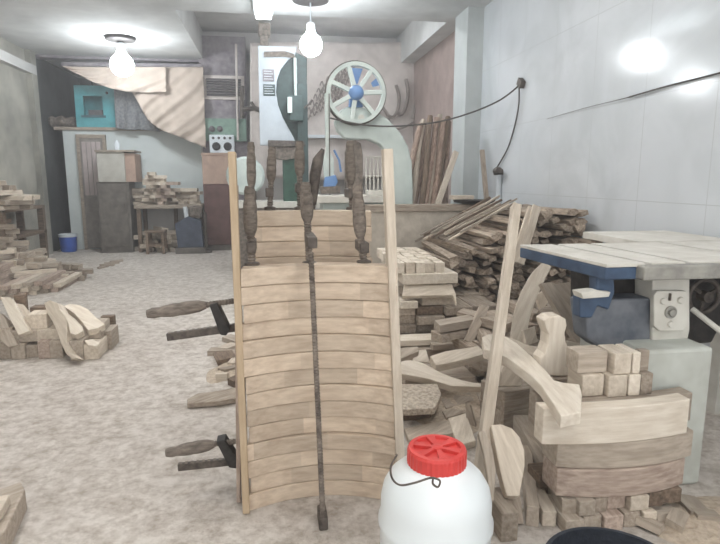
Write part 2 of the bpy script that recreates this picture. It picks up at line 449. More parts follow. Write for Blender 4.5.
# unseen fill lights added to brighten the room, over the front of the shop (above the view)
for lx, ly in ((-1.6, 2.6), (.9, .6), (-1.9, 5.0), (.7, 4.4)):
    t = thing('ceiling_tube_light', 'added unseen fill light on the ceiling over the front of the shop', 'lamp', (lx, ly, CZ-.1), 'added front fill lights')
    MB().b2((lx-.11, ly-.7, CZ-.05), (lx+.11, ly+.7, CZ)).build('housing', WHITE, t)
    MB().b2((lx-.09, ly-.68, CZ-.1), (lx+.09, ly+.68, CZ-.05)).build('diffuser', bpy.data.materials['added_front_fill'], t, bevel=.01)

t = thing('ceiling_tube_light', 'added unseen fill light up in the raised ceiling bay over the machines', 'lamp', (.9, 8.2, WZ-.1))  # fill light added out of sight behind the ceiling lip, brightens banner and machines
MB().b2((.2, 8.1, WZ-.05), (1.6, 8.3, WZ)).build('housing', WHITE, t)
MB().b2((.22, 8.12, WZ-.1), (1.58, 8.28, WZ-.05)).build('diffuser', emit('added_bay_fill', (250, 252, 255), 30), t, bevel=.01)

# ================================================================== BACK OF THE ROOM
def drape(name, m, top, bot, Y, amp, freq, nu=40, nv=24, skew=0.0, seed=1, parent=None):
    rr = random.Random(seed); ph = [rr.uniform(0, 6) for _ in range(4)]
    T = spline([(x, y, 0) for x, y in top], 10); B = spline([(x, y, 0) for x, y in bot], 10)
    def pick(l, t):
        s = t*(len(l)-1); i = min(int(s), len(l)-2); return l[i].lerp(l[i+1], s-i)
    vs = []; fs = []
    for j in range(nv+1):
        for i in range(nu+1):
            u, v = i/nu, j/nv
            p = pick(T, u).lerp(pick(B, u), v)
            k = u+skew*v
            d = amp*(math.sin(k*freq+ph[0])+.5*math.sin(k*freq*2.3+ph[1]+v*2)+.35*math.sin(v*7+u*5+ph[2]))
            vs.append(at(p.x, p.y, Y+d*(.35+.65*v)))
    for j in range(nv):
        for i in range(nu):
            a = j*(nu+1)+i; fs.append((a, a+nu+1, a+nu+2, a+1))
    return MB().add(vs, fs).build(name, m, parent, smooth=True, solid=.006)
# banner with raised lettering behind the wheel
ban = drape('wall_banner', CLOTH2, [(250, 43), (310, 42), (370, 43), (424, 41)], [(250, 176), (310, 180), (370, 178), (430, 172)], 9.95, .03, 16, 50, 26, seed=5)
tag(ban, 'grey pink cloth banner with Arabic lettering hung behind the big wheel', 'banner')
YT = 9.84
mb = MB()
def stroke(pts, r=.02): mb.tube([at(x, y, YT) for x, y in [(p.x, p.y) for p in spline([(a, b, 0) for a, b in pts], 5)]], r, 6)
stroke([(417, 79), (418, 92), (415, 108), (413, 119)], .032)
stroke([(406, 79), (408, 92), (406, 106), (402, 114), (397, 113)], .032)
stroke([(396, 85), (399, 97), (398, 109), (393, 117), (387, 115)], .03)
stroke([(388, 116), (383, 108), (379, 110), (380, 118), (386, 121), (390, 117)], .028)
stroke([(376, 124), (388, 129), (402, 128), (414, 122)], .02)
mb.build('lettering', LETTER, ban, smooth=True)
mb = MB(); rr = random.Random(3)
for k in range(6):           # rows of flowing script, too faded to read
    for q in range(6):
        x = 304+q*6.2+k*3.2; y = 112-q*4.2-k*6.5 + 6
        if x > 352 and y > 60: continue
        pts = [(x, y), (x+2, y-3-rr.random()*2), (x+4, y+1+rr.random()), (x+6, y-2-rr.random()*3), (x+7, y-1)]
        stroke(pts, .012)
mb.build('script_rows', LETTER, ban, smooth=True)
# pole the cloths hang from
a, b = at(62, 64, 10.1), at(202, 66, 10.1)
tag(MB().tube([a, b], .035, 8).build('curtain_pole', PURPLE, None, axis=(1, 0, 0), smooth=True), 'dark pole under the ceiling that the left cloths hang from', 'pole')
cl = drape('draped_cloth', CLOTH, [(118, 67), (150, 67), (180, 67), (203, 67)], [(148, 120), (160, 129), (182, 138), (206, 148)], 9.98, .035, 17, 60, 36, skew=.9, seed=2)
tag(cl, 'beige cloth hanging in slanted folds left of the purple panel', 'curtain')
cl = drape('draped_cloth', CLOTH, [(62, 66), (90, 67), (125, 67), (166, 67)], [(66, 68), (98, 84), (130, 92), (166, 92)], 9.86, .025, 15, 50, 20, skew=.5, seed=4)
tag(cl, 'beige cloth swag sagging behind the lit bulb over the teal box', 'curtain')
nt_ = drape('netting', NET, [(114, 86), (126, 92), (140, 93), (152, 93)], [(116, 128), (128, 130), (142, 130), (160, 132)], 10.35, .04, 14, 24, 20, seed=6)
tag(nt_, 'grey dusty netting hanging beside the teal box over the loft', 'netting')
# purple-grey panel with vent, green panel below
pp0, pp1 = at(203, 150, 10.12), at(246, 37, 10.12)
t = thing('control_board', 'tall grey purple board with a vent grille behind the paired speakers', 'board', (pp0.x, 10.12, 0))
MB().b2((pp0.x, 10.12, .0), (pp1.x-.02, 10.2, pp1.z)).build('panel', PURPLE, t)
e = at(203, 60, 10.1); g0, g1 = at(207, 96, 10.08), at(241, 79, 10.08)
MB().b2((g0.x-.05, 10.09, g0.z-.05), (g1.x+.05, 10.12, g1.z+.05)).build('vent_frame', CLOTH2, t)
mb = MB()
for i in range(7):
    z = g0.z+(g1.z-g0.z)*(i+.5)/7; mb.box(((g0.x+g1.x)/2, 10.07, z), (g1.x-g0.x, .05, .02), Matrix.Rotation(.5, 3, 'X'))
mb.build('vent_grille', GRILLE, t)
g0, g1 = at(205, 141, 10.08), at(246, 119, 10.08)
MB().b2((g0.x, 10.06, g0.z), (g1.x, 10.12, g1.z)).build('green_panel', GLASSG, t)
mb = MB()
for px in (212, 220): mb.lathe([(.05, 0), (.05, .03), (.02, .05)], (at(px, 129, 10.06).x, 10.06, at(px, 129, 10.06).z), 12, 'y')
mb.build('knob', GRILLE, t)
for i, (a_, b_) in enumerate((((236, 44), (238, 140)),)):
    MB().tube([at(*a_, 10.02), at(*b_, 10.02)], .02, 6).build('conduit', CLOTH2, t)
# paired speakers in a white box on a tan carton on the red-brown cabinet
c0, c1 = at(206, 248, 10.0), at(236, 184, 10.0)
c1z = c1.z; c0z = 0.0
t = thing('cabinet', 'red brown metal cabinet under the tan box and paired speakers', 'cabinet', (c0.x, 10.0, 0))
MB().b2((c0.x, 10.0, .1), (c1.x, 10.12, c1z)).build('body', BROWNCAB, t, bevel=.01)
MB().b2((c0.x+.02, 9.985, .2), (c1.x-.02, 10.0, c1z-.03)).build('cabinet_door', BROWNCAB, t, bevel=.004)
MB().b2((c0.x, 10.02, 0), (c1.x, 10.12, .1)).build('plinth', GREYCAB, t)
MB().box((c1.x-.1, 9.975, .9), (.02, .03, .12)).build('handle', IRON, t)
x1, z1 = at(236, 153, 10.0).x, at(236, 153, 10.0).z
t = thing('wooden_box', 'tan box standing on the red brown cabinet', 'box', (c0.x, 10.0, c1z))
MB().b2((c0.x, 10.0, c1z), (x1, 10.12, z1)).build('body', TANBOX, t, bevel=.006)
MB().b2((c0.x-.01, 9.99, z1-.04), (x1+.01, 10.12, z1)).build('lid', TANBOX, t, bevel=.004)
s0, s1 = at(210, 152, 10.0), at(234, 135, 10.0)
t = thing('speaker_box', 'white box with two round dark speakers on the tan box', 'speaker', (s0.x, 10.0, z1))
MB().b2((s0.x, 10.0, z1), (s1.x, 10.12, s1.z)).build('body', WHITE, t, bevel=.008)
r = (s1.x-s0.x)*.17
for q in (.27, .73):
    cx = s0.x+(s1.x-s0.x)*q; cz = z1+(s1.z-z1)*.36
    MB().lathe([(r, 0), (r, .012), (r*.75, .02), (r*.3, .012)], (cx, 10.0, cz), 16, 'y').build('speaker_cone', BLACK, t)
    for dx in (-.6, .6):
        MB().lathe([(r*.32, 0), (r*.32, .012)], (cx+dx*r*1.1, 10.0, z1+(s1.z-z1)*.82), 10, 'y').build('tweeter', BLACK, t)
for o_ in [q for q in C.objects if q.parent is None and q.name in ('cabinet', 'wooden_box', 'speaker_box')]: o_.location.y -= .02
# small lever arm on the wall left of the white panel
mb = MB()
p = at(243, 106, 9.98)
t = thing('wall_lever', 'dark lever arm on the wall left of the white machine panel', 'lever', (p.x, 9.98, p.z-.2))
MB().tube([at(242, 86, 9.95), at(242, 118, 9.95)], .035, 8).build('pivot', IRON, t)
MB().tube([at(242, 110, 9.93), at(254, 108, 9.93), at(262, 111, 9.93)], .04, 8).build('arm', IRON, t)
MB().tube([at(251, 102, 9.92), at(256, 109, 9.92)], .025, 8).build('handle', IRON, t)
# white shelf line on the wall behind the wheel machine
a, b = at(300, 138, 9.9), at(402, 132, 9.9)
tag(MB().b2((a.x, 9.8, a.z), (b.x, 10.2, a.z+.05)).build('wall_shelf', WHITE), 'thin white shelf on the back wall behind the wheel saw', 'shelf')

# teal box on the loft
t0, t1 = at(77, 129, 10.52), at(113, 86, 10.52)
lz = pz+.05
t = thing('teal_box', 'teal painted metal box with a square opening on the loft', 'box', (t0.x, 10.6, lz))
h0, h1 = at(84, 115, 10.52), at(102, 96, 10.52)
mb = MB(); Y0, Y1 = 10.52, 11.0
mb.b2((t0.x, Y0, lz), (t1.x, Y0+.04, h0.z)); mb.b2((t0.x, Y0, h1.z), (t1.x, Y0+.04, t1.z))
mb.b2((t0.x, Y0, h0.z), (h0.x, Y0+.04, h1.z)); mb.b2((h1.x, Y0, h0.z), (t1.x, Y0+.04, h1.z))
mb.b2((t0.x, Y0+.04, lz), (t0.x+.03, Y1, t1.z)); mb.b2((t1.x-.03, Y0+.04, lz), (t1.x, Y1, t1.z))
mb.b2((t0.x+.03, Y0+.04, t1.z-.03), (t1.x-.03, Y1, t1.z)); mb.b2((t0.x+.03, Y1-.03, lz), (t1.x-.03, Y1, t1.z-.03))
mb.build('casing', TEAL, t)
MB().b2((h0.x-.05, Y0+.06, h0.z-.03), (h1.x+.05, Y0+.3, h0.z)).build('inner_shelf', TEALD, t)
MB().b2((h0.x+.04, Y0+.12, h0.z), (h1.x-.04, Y0+.26, h0.z+.1)).build('inner_unit', GRILLE, t)
MB().b2((h0.x-.04, Y0-.02, h0.z-.04), (h1.x+.04, Y0, h0.z)).build('sill', TEALD, t)
MB().lathe([(.022, 0), (.022, .012)], at(107, 93, Y0), 10, 'y').build('knob', BLACK, t)
for i, (x, w_, m_, lab) in enumerate(((66, .55, IRON_DUSTY, 'grey rolled bundle on the loft left of the teal box'), (131, .4, NET, 'grey bundle on the loft under the netting'), (145, .36, IRON_DUSTY, 'dark bundle at the right end of the loft'))):
    p = at(x, 126, 10.62); vs = []
    cps = spline([(p.x-w_/2, 10.66, lz+.085), (p.x-w_*.2, 10.63, lz+.1), (p.x+w_*.2, 10.68, lz+.09), (p.x+w_/2, 10.64, lz+.07)], 4)
    tag(MB().tube(cps, [.03]+[.085+.02*math.sin(k*2.1) for k in range(len(cps)-2)]+[.03], 9).build('cloth_bundle', m_, smooth=True), lab, 'bundle')

# tall two-part locker by the door
l0, l1 = at(101, 246, 9.95), at(126, 182, 9.95)
t = thing('locker', 'tall narrow locker, grey below and pale above, beside the plank door', 'locker', (l0.x, 9.95, 0))
MB().b2((l0.x, 9.95, 0), (l1.x+.04, 10.4, l1.z)).build('lower_case', GREYCAB, t, bevel=.008)
MB().b2((l0.x+.03, 9.935, .1), (l1.x, 9.95, l1.z-.04)).build('lower_door', GREYCAB, t, bevel=.004)
u1 = at(124, 152, 9.95); u0 = at(98.5, 180, 9.95)
MB().b2((u0.x, 9.93, l1.z), (u1.x, 10.42, u1.z)).build('upper_case', PALECAB, t, bevel=.006)
MB().b2((u1.x, 9.96, l1.z), (u1.x+.16, 10.42, u1.z-.02)).build('side_box', TANBOX, t, bevel=.006)
MB().b2((u0.x-.02, 9.9, u1.z), (u1.x+.17, 10.43, u1.z+.03)).build('top_board', W_GREY, t)
MB().box((l1.x-.04, 9.92, .8), (.02, .03, .1)).build('handle', IRON, t)
p = at(117, 148, 10.1)
tag(MB().lathe([(.04, 0), (.045, .02), (.045, .12), (.02, .15), (.02, .17)], (p.x, 10.1, u1.z+.03), 14).build('bottle', WHITE, smooth=True), 'small white bottle standing on top of the tall locker', 'bottle')
# blue bucket with white lid
p = fl(68.5, 243, 0); p.y = 10.25; p.x = at(68.5, 243, 10.25).x
t = thing('bucket', 'blue bucket with a white lid in front of the dark recess', 'bucket', (p.x, p.y, 0))
MB().lathe([(.11, 0), (.125, .02), (.14, .25), (.14, .27)], p*1, 24).build('body', BUCKETB, t, smooth=True)
MB().lathe([(.145, .255), (.15, .26), (.15, .3), (.13, .31), (.02, .313)], (p.x, p.y, 0), 24).build('lid', WHITE, t, smooth=True)
MB().tube([(p.x+.145*math.cos(a_), p.y-.02, .24+.0-.12*math.sin(a_)) for a_ in [k*math.pi/10 for k in range(11)]], .004, 5).build('handle', IRON, t)
# workbench with piles of offcuts
w0, w1 = at(135, 206, 10.0), at(206, 202, 10.0)
t = thing('workbench', 'long low workbench heaped with offcuts against the pale partition', 'workbench', ((w0.x+w1.x)/2, 10.2, 0))
bz = at(150, 205, 9.95).z
MB().b2((w0.x, 9.9, bz-.06), (w1.x-.06, 10.52, bz)).build('bench_top', W_GREY, t, bevel=.005)
for x in (w0.x+.06, (w0.x+w1.x)/2, w1.x-.14):
    for y in ((9.97, 10.45) if x < w0.x+.1 else (10.45,)): MB().b2((x-.03, y-.03, 0), (x+.03, y+.03, bz-.06)).build('leg', W_DARK, t)
MB().b2((w0.x+.02, 10.5, .1), (w1.x-.08, 10.52, bz-.06)).build('back_panel', PLASTER_G, t)
def offcut(L, w_, h_, seed, curved=False):
    rr = random.Random(seed); n = 5; mb = MB()
    ring = [(-.5, -.5), (.5, -.5), (.5+rr.uniform(-.15, .1), .5), (-.5+rr.uniform(-.1, .2), .5+rr.uniform(-.25, .1))]
    m_ = 5 if curved else 2; vs = []; fs = []
    for i in range(m_):
        s = i/(m_-1); off = (math.sin(s*math.pi)*.16*L if curved else 0)
        sl = rr.uniform(-.12, .12) if i in (0, m_-1) else 0
        for y, z in ring: vs.append(((s-.5+sl*y*w_/L*3)*L, y*w_+off, (z+.5)*h_))
    for i in range(m_-1):
        for k in range(4): fs.append((i*4+k, i*4+(k+1) % 4, (i+1)*4+(k+1) % 4, (i+1)*4+k))
    fs += [(3, 2, 1, 0), tuple((m_-1)*4+k for k in range(4))]
    me = bpy.data.meshes.new('offcut'); me.from_pydata(vs, [], [f[::-1] for f in fs]); me.update(); return me
PROTO = {}
def piece(name, key, mtl, pos, rz, ry, label, cat, group, rx=0):
    "one loose piece: the mesh of its kind is shared by all pieces of that kind"
    k = (key, mtl.name)
    if k not in PROTO:
        me = offcut(*key); me.materials.append(mtl); PROTO[k] = me
    o = bpy.data.objects.new(name, PROTO[k]); C.objects.link(o)
    o.location = pos; o.rotation_euler = (rx, ry, rz)
    return tag(o, label, cat, group)
rr = random.Random(11)
def top_profile(px): return 172 if 138 < px < 160 else (182 if px < 180 else 187)
xs = [w0.x+.12+i*.19 for i in range(int((w1.x-w0.x-.3)/.19)+1)]
for i, x in enumerate(xs):
    frac = i/(len(xs)-1); top = bz+(.26+.30*math.exp(-((frac-.3)/.22)**2))
    z = bz; k = 0
    while z < top-.04:
        h_ = .055
        piece('offcut', (.36+.06*(k % 3), .09, h_, k % 4+i % 3*5, k % 3 == 0), (W_MID, W_PALE, W_PINK)[(i+k) % 3], (x+rr.uniform(-.04, .04), 10.16+rr.uniform(-.04, .05), z), rr.choice((0.0, 1.57, 1.4, .25, -.25))+rr.uniform(-.2, .2), 0, 'short offcut in the heap on the long workbench', 'offcut', 'offcuts on the long workbench')
        z += h_
for i in range(8):
    x = w0.x+.1+i*.13; z = 0
    for k in range(4+(i % 3)):
        piece('offcut', (.4, .09, .07, 20+k % 3, k % 2 == 0), (W_MID, W_PALE)[k % 2], (x+rr.uniform(-.03, .03), 10.14+rr.uniform(-.05, .03), z), rr.choice((1.57, 1.2, .4, 2.2))+rr.uniform(-.2, .2), 0, 'offcut in the low heap under the long workbench', 'offcut', 'offcuts under the long workbench'); z += .07
# stool
p = fl(156, 254); s0 = fl(148, 253); s1 = fl(166, 253)
t = thing('stool', 'small rough wooden stool in front of the long workbench', 'stool', (p.x, p.y, 0))
hw = (s1.x-s0.x)/2; zt = at(156, 231, p.y).z
for sx in (-1, 1):
    for sy in (0, 1):
        MB().bar((p.x+sx*(hw-.02), p.y+sy*.26, 0), (p.x+sx*(hw-.03), p.y+.0+sy*.26, zt-.02), .045, .045, up=(0, 1, 0)).build('leg', W_DARK, t)
MB().b2((p.x-hw, p.y-.03, zt-.03), (p.x+hw, p.y+.3, zt)).build('seat', W_DARK, t, bevel=.006)
for sy in (0, .26): MB().b2((p.x-hw+.02, p.y+sy-.012, .12), (p.x+hw-.02, p.y+sy+.012, .16)).build('stretcher', W_DARK, t)
# slate-blue small machine
m0, m1 = at(177, 246, 9.7), at(202, 206, 9.7)
t = thing('grinder_machine', 'slate blue machine box on a base in front of the workbench end', 'machine', ((m0.x+m1.x)/2, 9.7, 0))
MB().b2((m0.x-.02, 9.62, 0), (m1.x+.03, 9.88, .1)).build('base', GREYCAB, t, bevel=.01)
mb = MB(); mb.prism([(m0.x+.02, 9.65, .1), (m1.x, 9.65, .1), (m1.x-.03, 9.65, .55), (m0.x+.2, 9.65, .62), (m0.x-.01, 9.65, .5)], (0, .2, 0)); mb.build('body', SLATE, t, bevel=.012)
MB().lathe([(.1, -.02), (.11, 0), (.11, .15), (.06, .17)], (m1.x-.12, 9.76, .62), 14).build('tank', IRON_DUSTY, t, smooth=True)
MB().tube([(m0.x+.18, 9.7, .6), (m0.x+.16, 9.7, .78)], .035, 8).build('spout', WHITE, t)
t = thing('pipe_stand', 'dark pipe stand between the slate machine and the red brown cabinet', 'stand', (at(203, 246, 9.75).x, 9.75, 0))
x = at(206, 246, 9.75).x
MB().tube([(x, 9.75, .0), (x, 9.75, .68)], .03, 8).build('pipe', IRON, t); MB().lathe([(.1, 0), (.1, .03), (.04, .05)], (x, 9.75, 0), 14).build('foot', IRON, t)
MB().tube([(x-.02, 9.75, .42), (x-.12, 9.7, .4)], .02, 6).build('branch_pipe', IRON, t)

for o_ in [q for q in C.objects if q.parent is None and q.name in ('grinder_machine', 'pipe_stand')]: o_.location.y += .0
# left rack with offcuts
rx0, rx1 = -3.66, -3.3
t = thing('timber_rack', 'rough timber rack with two shelves along the left wall', 'rack', (-3.3, 8.3, 0))
z1_, z2_ = .5, .86
for x in (rx0+.05, rx1-.02):
    for y in (7.6, 8.85): MB().b2((x-.04, y-.04, 0), (x+.04, y+.04, z2_)).build('post', W_DARK, t)
for z in (z1_, z2_): MB().b2((rx0, 7.56, z-.04), (rx1+.02, 8.9, z)).build('shelf', W_DARK, t)
def layer_pile(x0, x1, y0, y1, z0, top, lab, grp, mats, L=.55, dz=.06, dy=.22, seed=1, dx=.17, name='offcut'):
    rr = random.Random(seed); n = 0
    x = x0
    while x < x1:
        y = y0
        while y < y1:
            z = z0; k = 0; tz = top((x-x0)/(x1-x0), (y-y0)/max(.01, y1-y0))
            while z+dz <= tz+.01:
                piece(name, (L*(.8+.15*(k % 3)), .1, dz, (k*3+int(x*7)) % 6, (k+int(y*9)) % 4 == 0), mats[rr.randrange(len(mats))], (x+rr.uniform(-.04, .04), y+rr.uniform(-.04, .04), z), rr.choice((0, .3, -.3, 1.3))+rr.uniform(-.25, .25), 0, lab, 'offcut', grp)
                z += dz; k += 1; n += 1
            y += dy
        x += dx
    return n
layer_pile(rx0+.1, rx1+.12, 7.62, 7.9, z2_, lambda u, v: z2_+.36-.14*u, 'dusty offcut heaped on the top of the left timber rack', 'offcuts on top of the left rack', (W_MID, W_GREY, W_PALE), L=.5, dy=.2)
layer_pile(rx0+.1, rx1+.05, 7.62, 7.8, z1_, lambda u, v: z1_+.29, 'dusty offcut on the middle shelf of the left timber rack', 'offcuts on the middle shelf of the left rack', (W_GREY, W_MID, W_DARK), L=.45, seed=2)
layer_pile(rx0+.1, rx1+.05, 7.62, 7.8, 0, lambda u, v: .42, 'dusty offcut under the lowest shelf of the left timber rack', 'offcuts under the left rack', (W_GREY, W_MID, W_DARK), L=.45, seed=3)
layer_pile(-3.4, -2.5, 7.0, 7.45, 0, lambda u, v: .58-.44*u-.1*(1-v), 'pale offcut in the floor heap before the left timber rack', 'offcuts before the left rack', (W_MID, W_PALE, W_GREY), L=.5, seed=4, dx=.15)
# bundle of square rods standing out of the stack at far left, and the planks lying on the floor
rr = random.Random(5)
for i in range(9):
    for k in range(6):
        x = -3.62+i*.085; z = k*.075
        if i > 5 and k > 3: continue
        plank('square_rod', W_PINK, (x, 6.15+rr.uniform(-.03, .03), z+.036), (x-.05, 6.95, z+.036+.0), .072, .07, 'reddish square rod end-on in the stack at the left edge', 'rod', 'square rods stacked at the left edge', bevel=0)
for i in range(6):
    for k in range(3 if i < 4 else 2):
        a = Vector((-2.82+i*.085+k*.03, 6.2+i*.07, .025+k*.05)); b = a+Vector((-.02, .8, 0))
        plank('thin_plank', (W_PALE, W_MID, W_PINK)[(i+k) % 3], a, b, .078, .046, 'long thin plank lying on the floor beside the reddish square rods', 'plank', 'thin planks on the floor at the left', bevel=0)
for i, (x, y) in enumerate(((107, 266), (112, 264), (117, 262), (103, 268))):
    p = fl(x, y); piece('offcut', (.2, .04, .03, i, False), W_GREY, (p.x, p.y, 0), .4*i, 0, 'small scrap of wood lying alone on the open floor', 'offcut', 'scraps on the open floor')

# ================================================================== BAND SAW WITH THE SPOKED WHEEL
YS = 6.0
def Z(px, py, Y=YS): return at(px, py, Y)
sawc = at(370, 205, YS)
t = thing('band_saw', 'pale mint band saw with exposed spoked wheel behind the low concrete wall', 'band saw', (sawc.x, YS+.1, 0))
outl = [(335, 121), (341, 110), (347, 107), (362, 107), (373, 110), (388, 119), (400, 132), (408, 146), (412, 162), (413, 185), (413, 212), (392, 212), (392, 185), (391, 165), (387, 152), (380, 144), (368, 139), (352, 139), (345, 138), (338, 131)]
pts = [at(x, y, YS) for x, y in outl]
low = [Vector((at(413, 212, YS).x, YS, 0)), Vector((at(391, 212, YS).x, YS, 0))]
pts = pts[:11]+low+pts[11:]
MB().prism(pts, (0, .16, 0)).build('frame', MINT, t, bevel=.015)
wc = at(356, 93, YS-.06); rad = (at(385.5, 93, YS-.06)-at(326.5, 93, YS-.06)).length/2
def wheel(center, r, parent, withblue=True):
    mb = MB()
    prof = [(r*.87, -.03), (r, -.03), (r, .03), (r*.87, .03)]
    n = 40; vs = []; fs = []
    for rr_, y in prof:
        for k in range(n):
            a_ = 2*math.pi*k/n; vs.append(center+Vector((rr_*math.cos(a_), y, rr_*math.sin(a_))))
    for i in range(4):
        for k in range(n): fs.append((i*n+k, ((i+1) % 4)*n+k, ((i+1) % 4)*n+(k+1) % n, i*n+(k+1) % n))
    wm = MB().add(vs, fs).build('wheel', MINT, parent)
    for k in range(7):
        a_ = math.pi/2+.28+2*math.pi*k/7; d = Vector((math.cos(a_), 0, math.sin(a_)))
        MB().bar(center+d*r*.2, center+d*r*.9, .045, .05, up=(0, 1, 0)).build('spoke', MINT, wm, bevel=.006)
    if withblue:
        MB().lathe([(r*.25, 0), (r*.25, .05), (r*.18, .08), (r*.06, .09)], center+Vector((0, .02, 0)), 20, 'y').build('hub', BLUEL, wm, smooth=True)
        a0 = math.pi/2-.26
        MB().prism([center+Vector((q*math.cos(w_), .0, q*math.sin(w_))) for q, w_ in ((r*.3, math.pi/2+.1), (r*.82, math.pi/2+.2), (r*.82, math.pi/2-.28), (r*.3, math.pi/2-.18))], (0, .02, 0)).build('blade_guard', BLUEL, wm)
        MB().prism([center+Vector((q*math.cos(w_), .0, q*math.sin(w_))) for q, w_ in ((r*.62, .35), (r*.84, .33), (r*.84, .62), (r*.62, .6))], (0, .02, 0)).build('blue_plate', BLUEL, wm)
    return wm
wheel(wc, rad, t)
MB().lathe([(rad*1.05, .0), (rad*1.05, .05), (rad*1.01, .05), (rad*1.01, .0)], wc+Vector((0, .06, 0)), 40, 'y', ring=True).build('rim_guard', IRON, t)
# blue hub bracket down to the frame
MB().prism([at(x, y, YS-.02) for x, y in ((350, 92), (362, 92), (363, 107), (349, 107))], (0, .06, 0)).build('bracket', BLUEL, t, bevel=.006)
MB().lathe([(.035, 0), (.035, .02), (.018, .02), (.018, .03)], at(361, 118, YS), 16, 'y').build('knob', CREAMP, t)
MB().prism([at(x, y, YS-.08) for x, y in ((325, 93), (330.5, 93), (330, 152), (334, 160), (334, 184), (325, 184), (323, 160), (326, 152))], (0, .07, 0)).build('blade_guide_post', MINT, t, bevel=.006)
MB().b2((at(328, 95, YS-.04).x, YS-.1, at(328, 205, YS).z), (at(329, 95, YS-.04).x, YS-.085, at(328, 95, YS).z)).build('blade', IRON, t)
mb = MB(); mb.prism([at(x, y, YS-.12) for x, y in ((325, 177), (336, 175), (338, 182), (335, 187), (324, 187))], (0, .1, 0)); mb.build('blade_guide', BLUEL, t, bevel=.008)
mb = MB(); mb.prism([at(x, y, YS-.14) for x, y in ((320, 187), (340, 186), (340, 193), (322, 194))], (0, .12, 0)); mb.build('guide_block', IRON_DUSTY, t)
MB().tube([at(x, y, YS-.1) for x, y in ((334, 150), (339, 160), (341, 172))], .012, 6).build('guide_rod', BLUEL, t)
ta, tb_ = at(313, 203, YS-.25), at(392, 195, YS-.25)
MB().b2((ta.x, YS-.35, ta.z), (tb_.x, YS+.05, tb_.z)).build('saw_table', CREAMP, t, bevel=.008)
MB().b2((ta.x+.1, YS-.25, 0), (tb_.x-.05, YS+.1, ta.z)).build('base', MINT, t, bevel=.01)
MB().prism([at(x, y, YS-.03) for x, y in ((345, 152), (349, 142), (355, 140), (361, 143), (363, 155), (363, 196), (345, 196))], (0, .05, 0)).build('lower_guard', IRON_DUSTY, t, bevel=.01)
mb = MB()
for x in (366, 370, 374, 378, 382): mb.tube([at(x, 157, YS+.02), at(x, 195, YS+.02)], .008, 6)
for y in (157, 176, 194): mb.tube([at(365, y, YS+.02), at(384, y, YS+.02)], .008, 6)
mb.build('grille', CREAMP, t)
MB().tube([at(385+3*math.cos(k/3), 175+20*math.sin(k/3), YS+.0) for k in range(-4, 5)], .02, 7).build('hose', IRON_DUSTY, t, smooth=True)
MB().b2((at(366, 198, YS-.2).x, YS-.28, tb_.z), (at(383, 190, YS-.2).x, YS-.18, at(383, 190, YS-.2).z)).build('fence', CREAMP, t, bevel=.005)

# ================================================================== LOG SAW WITH THE WHITE PANEL
YP = 7.6
t = thing('frame_saw', 'tall saw with white front panel, dark green wheel casing and column', 'saw machine', (at(285, 200, YP).x, YP, 0))
arc = [(297, 47), (295, 55), (288, 60), (281, 69), (277, 80), (276, 92), (278, 105), (283, 118), (289, 129), (294, 138), (296, 145)]
MB().prism([at(x, y, YP) for x, y in [(258, 45.5)]+arc+[(260, 145.5)]], (0, .05, 0)).build('front_panel', mat('panel_paint', (192, 200, 207), (176, 184, 192), 4, .55, bump=.05), t, bevel=.006)
pc = at(313, 96, YP+.03)
MB().prism([at(x, y, YP+.06) for x, y in [(270, 50), (292, 50), (307, 58), (307, 200), (296, 200), (294, 146), (284, 146), (272, 110), (270, 80)]], (0, .18, 0)).build('wheel_casing', GREEN, t, bevel=.01)
MB().prism([at(x, y, YP-.03) for x, y in ((264, 51.5), (285, 51), (294, 54), (296, 58), (285, 56.5), (264, 56.5))], (0, .03, 0)).build('top_slot', IRON_DUSTY, t)
for (x0_, x1_, y0_, y1_, m_) in ((263, 274, 69.5, 81, PURPLE), (263.5, 275, 84.5, 95.5, GREEN)):
    a, b = at(x0_, y1_, YP-.01), at(x1_, y0_, YP-.01)
    pl_ = MB().b2((a.x, YP-.012, a.z), (b.x, YP, b.z)).build('label_plate', m_, t)
    mb = MB()
    for k in range(4):
        z = a.z+(b.z-a.z)*(k+.7)/4.6; mb.b2((a.x+.012, YP-.016, z), (b.x-.012-.02*(k % 2), YP-.012, z+.008))
    mb.build('plate_lines', WHITE, pl_)
MB().tube([at(295, 58, YP-.04), at(296, 107, YP-.04)], .022, 8).build('gauge_rod', MINT, t, smooth=True)
cc0, cc1 = at(299, 218, YP-.02), at(307, 84, YP-.02)
MB().b2((cc0.x, YP-.06, 0), (cc1.x, YP+.1, cc1.z)).build('column', GREEN, t, bevel=.008)
a, b = at(289, 121, YP-.1), at(303, 96, YP-.1)
MB().b2((a.x, YP-.14, a.z), (b.x, YP-.02, b.z)).build('gear_box', GREEN, t, bevel=.01)
a, b = at(287.5, 113, YP-.15), at(292, 97, YP-.15)
MB().b2((a.x, YP-.17, a.z), (b.x, YP-.14, b.z)).build('side_gauge', MINT, t, bevel=.004)
MB().tube([at(304, 108, YP-.12), at(309, 104, YP-.14), at(312, 100, YP-.14)], .013, 6).build('crank', IRON, t)
MB().prism([at(x, y, YP-.08) for x, y in ((268, 140), (304, 141), (306, 146), (268, 147))], (0, .3, 0)).build('cross_bar', IRON, t, bevel=.006)
MB().prism([at(x, y, YP-.05) for x, y in ((269, 147), (297, 147), (297, 158), (285, 160), (270, 158))], (0, .2, 0)).build('carriage', IRON_DUSTY, t, bevel=.008)
a, b = at(284, 215, YP), at(300, 152, YP)
MB().b2((a.x, YP, 0), (b.x, YP+.24, b.z)).build('body', GREEN2, t, bevel=.01)
a, b = at(258, 22, YP+.1), at(271, 46, YP+.1)
MB().b2((a.x+.02, YP+.02, at(262, 46, YP).z), (b.x-.03, YP+.14, at(262, 34, YP).z)).build('top_mast', IRON_DUSTY, t, bevel=.01)
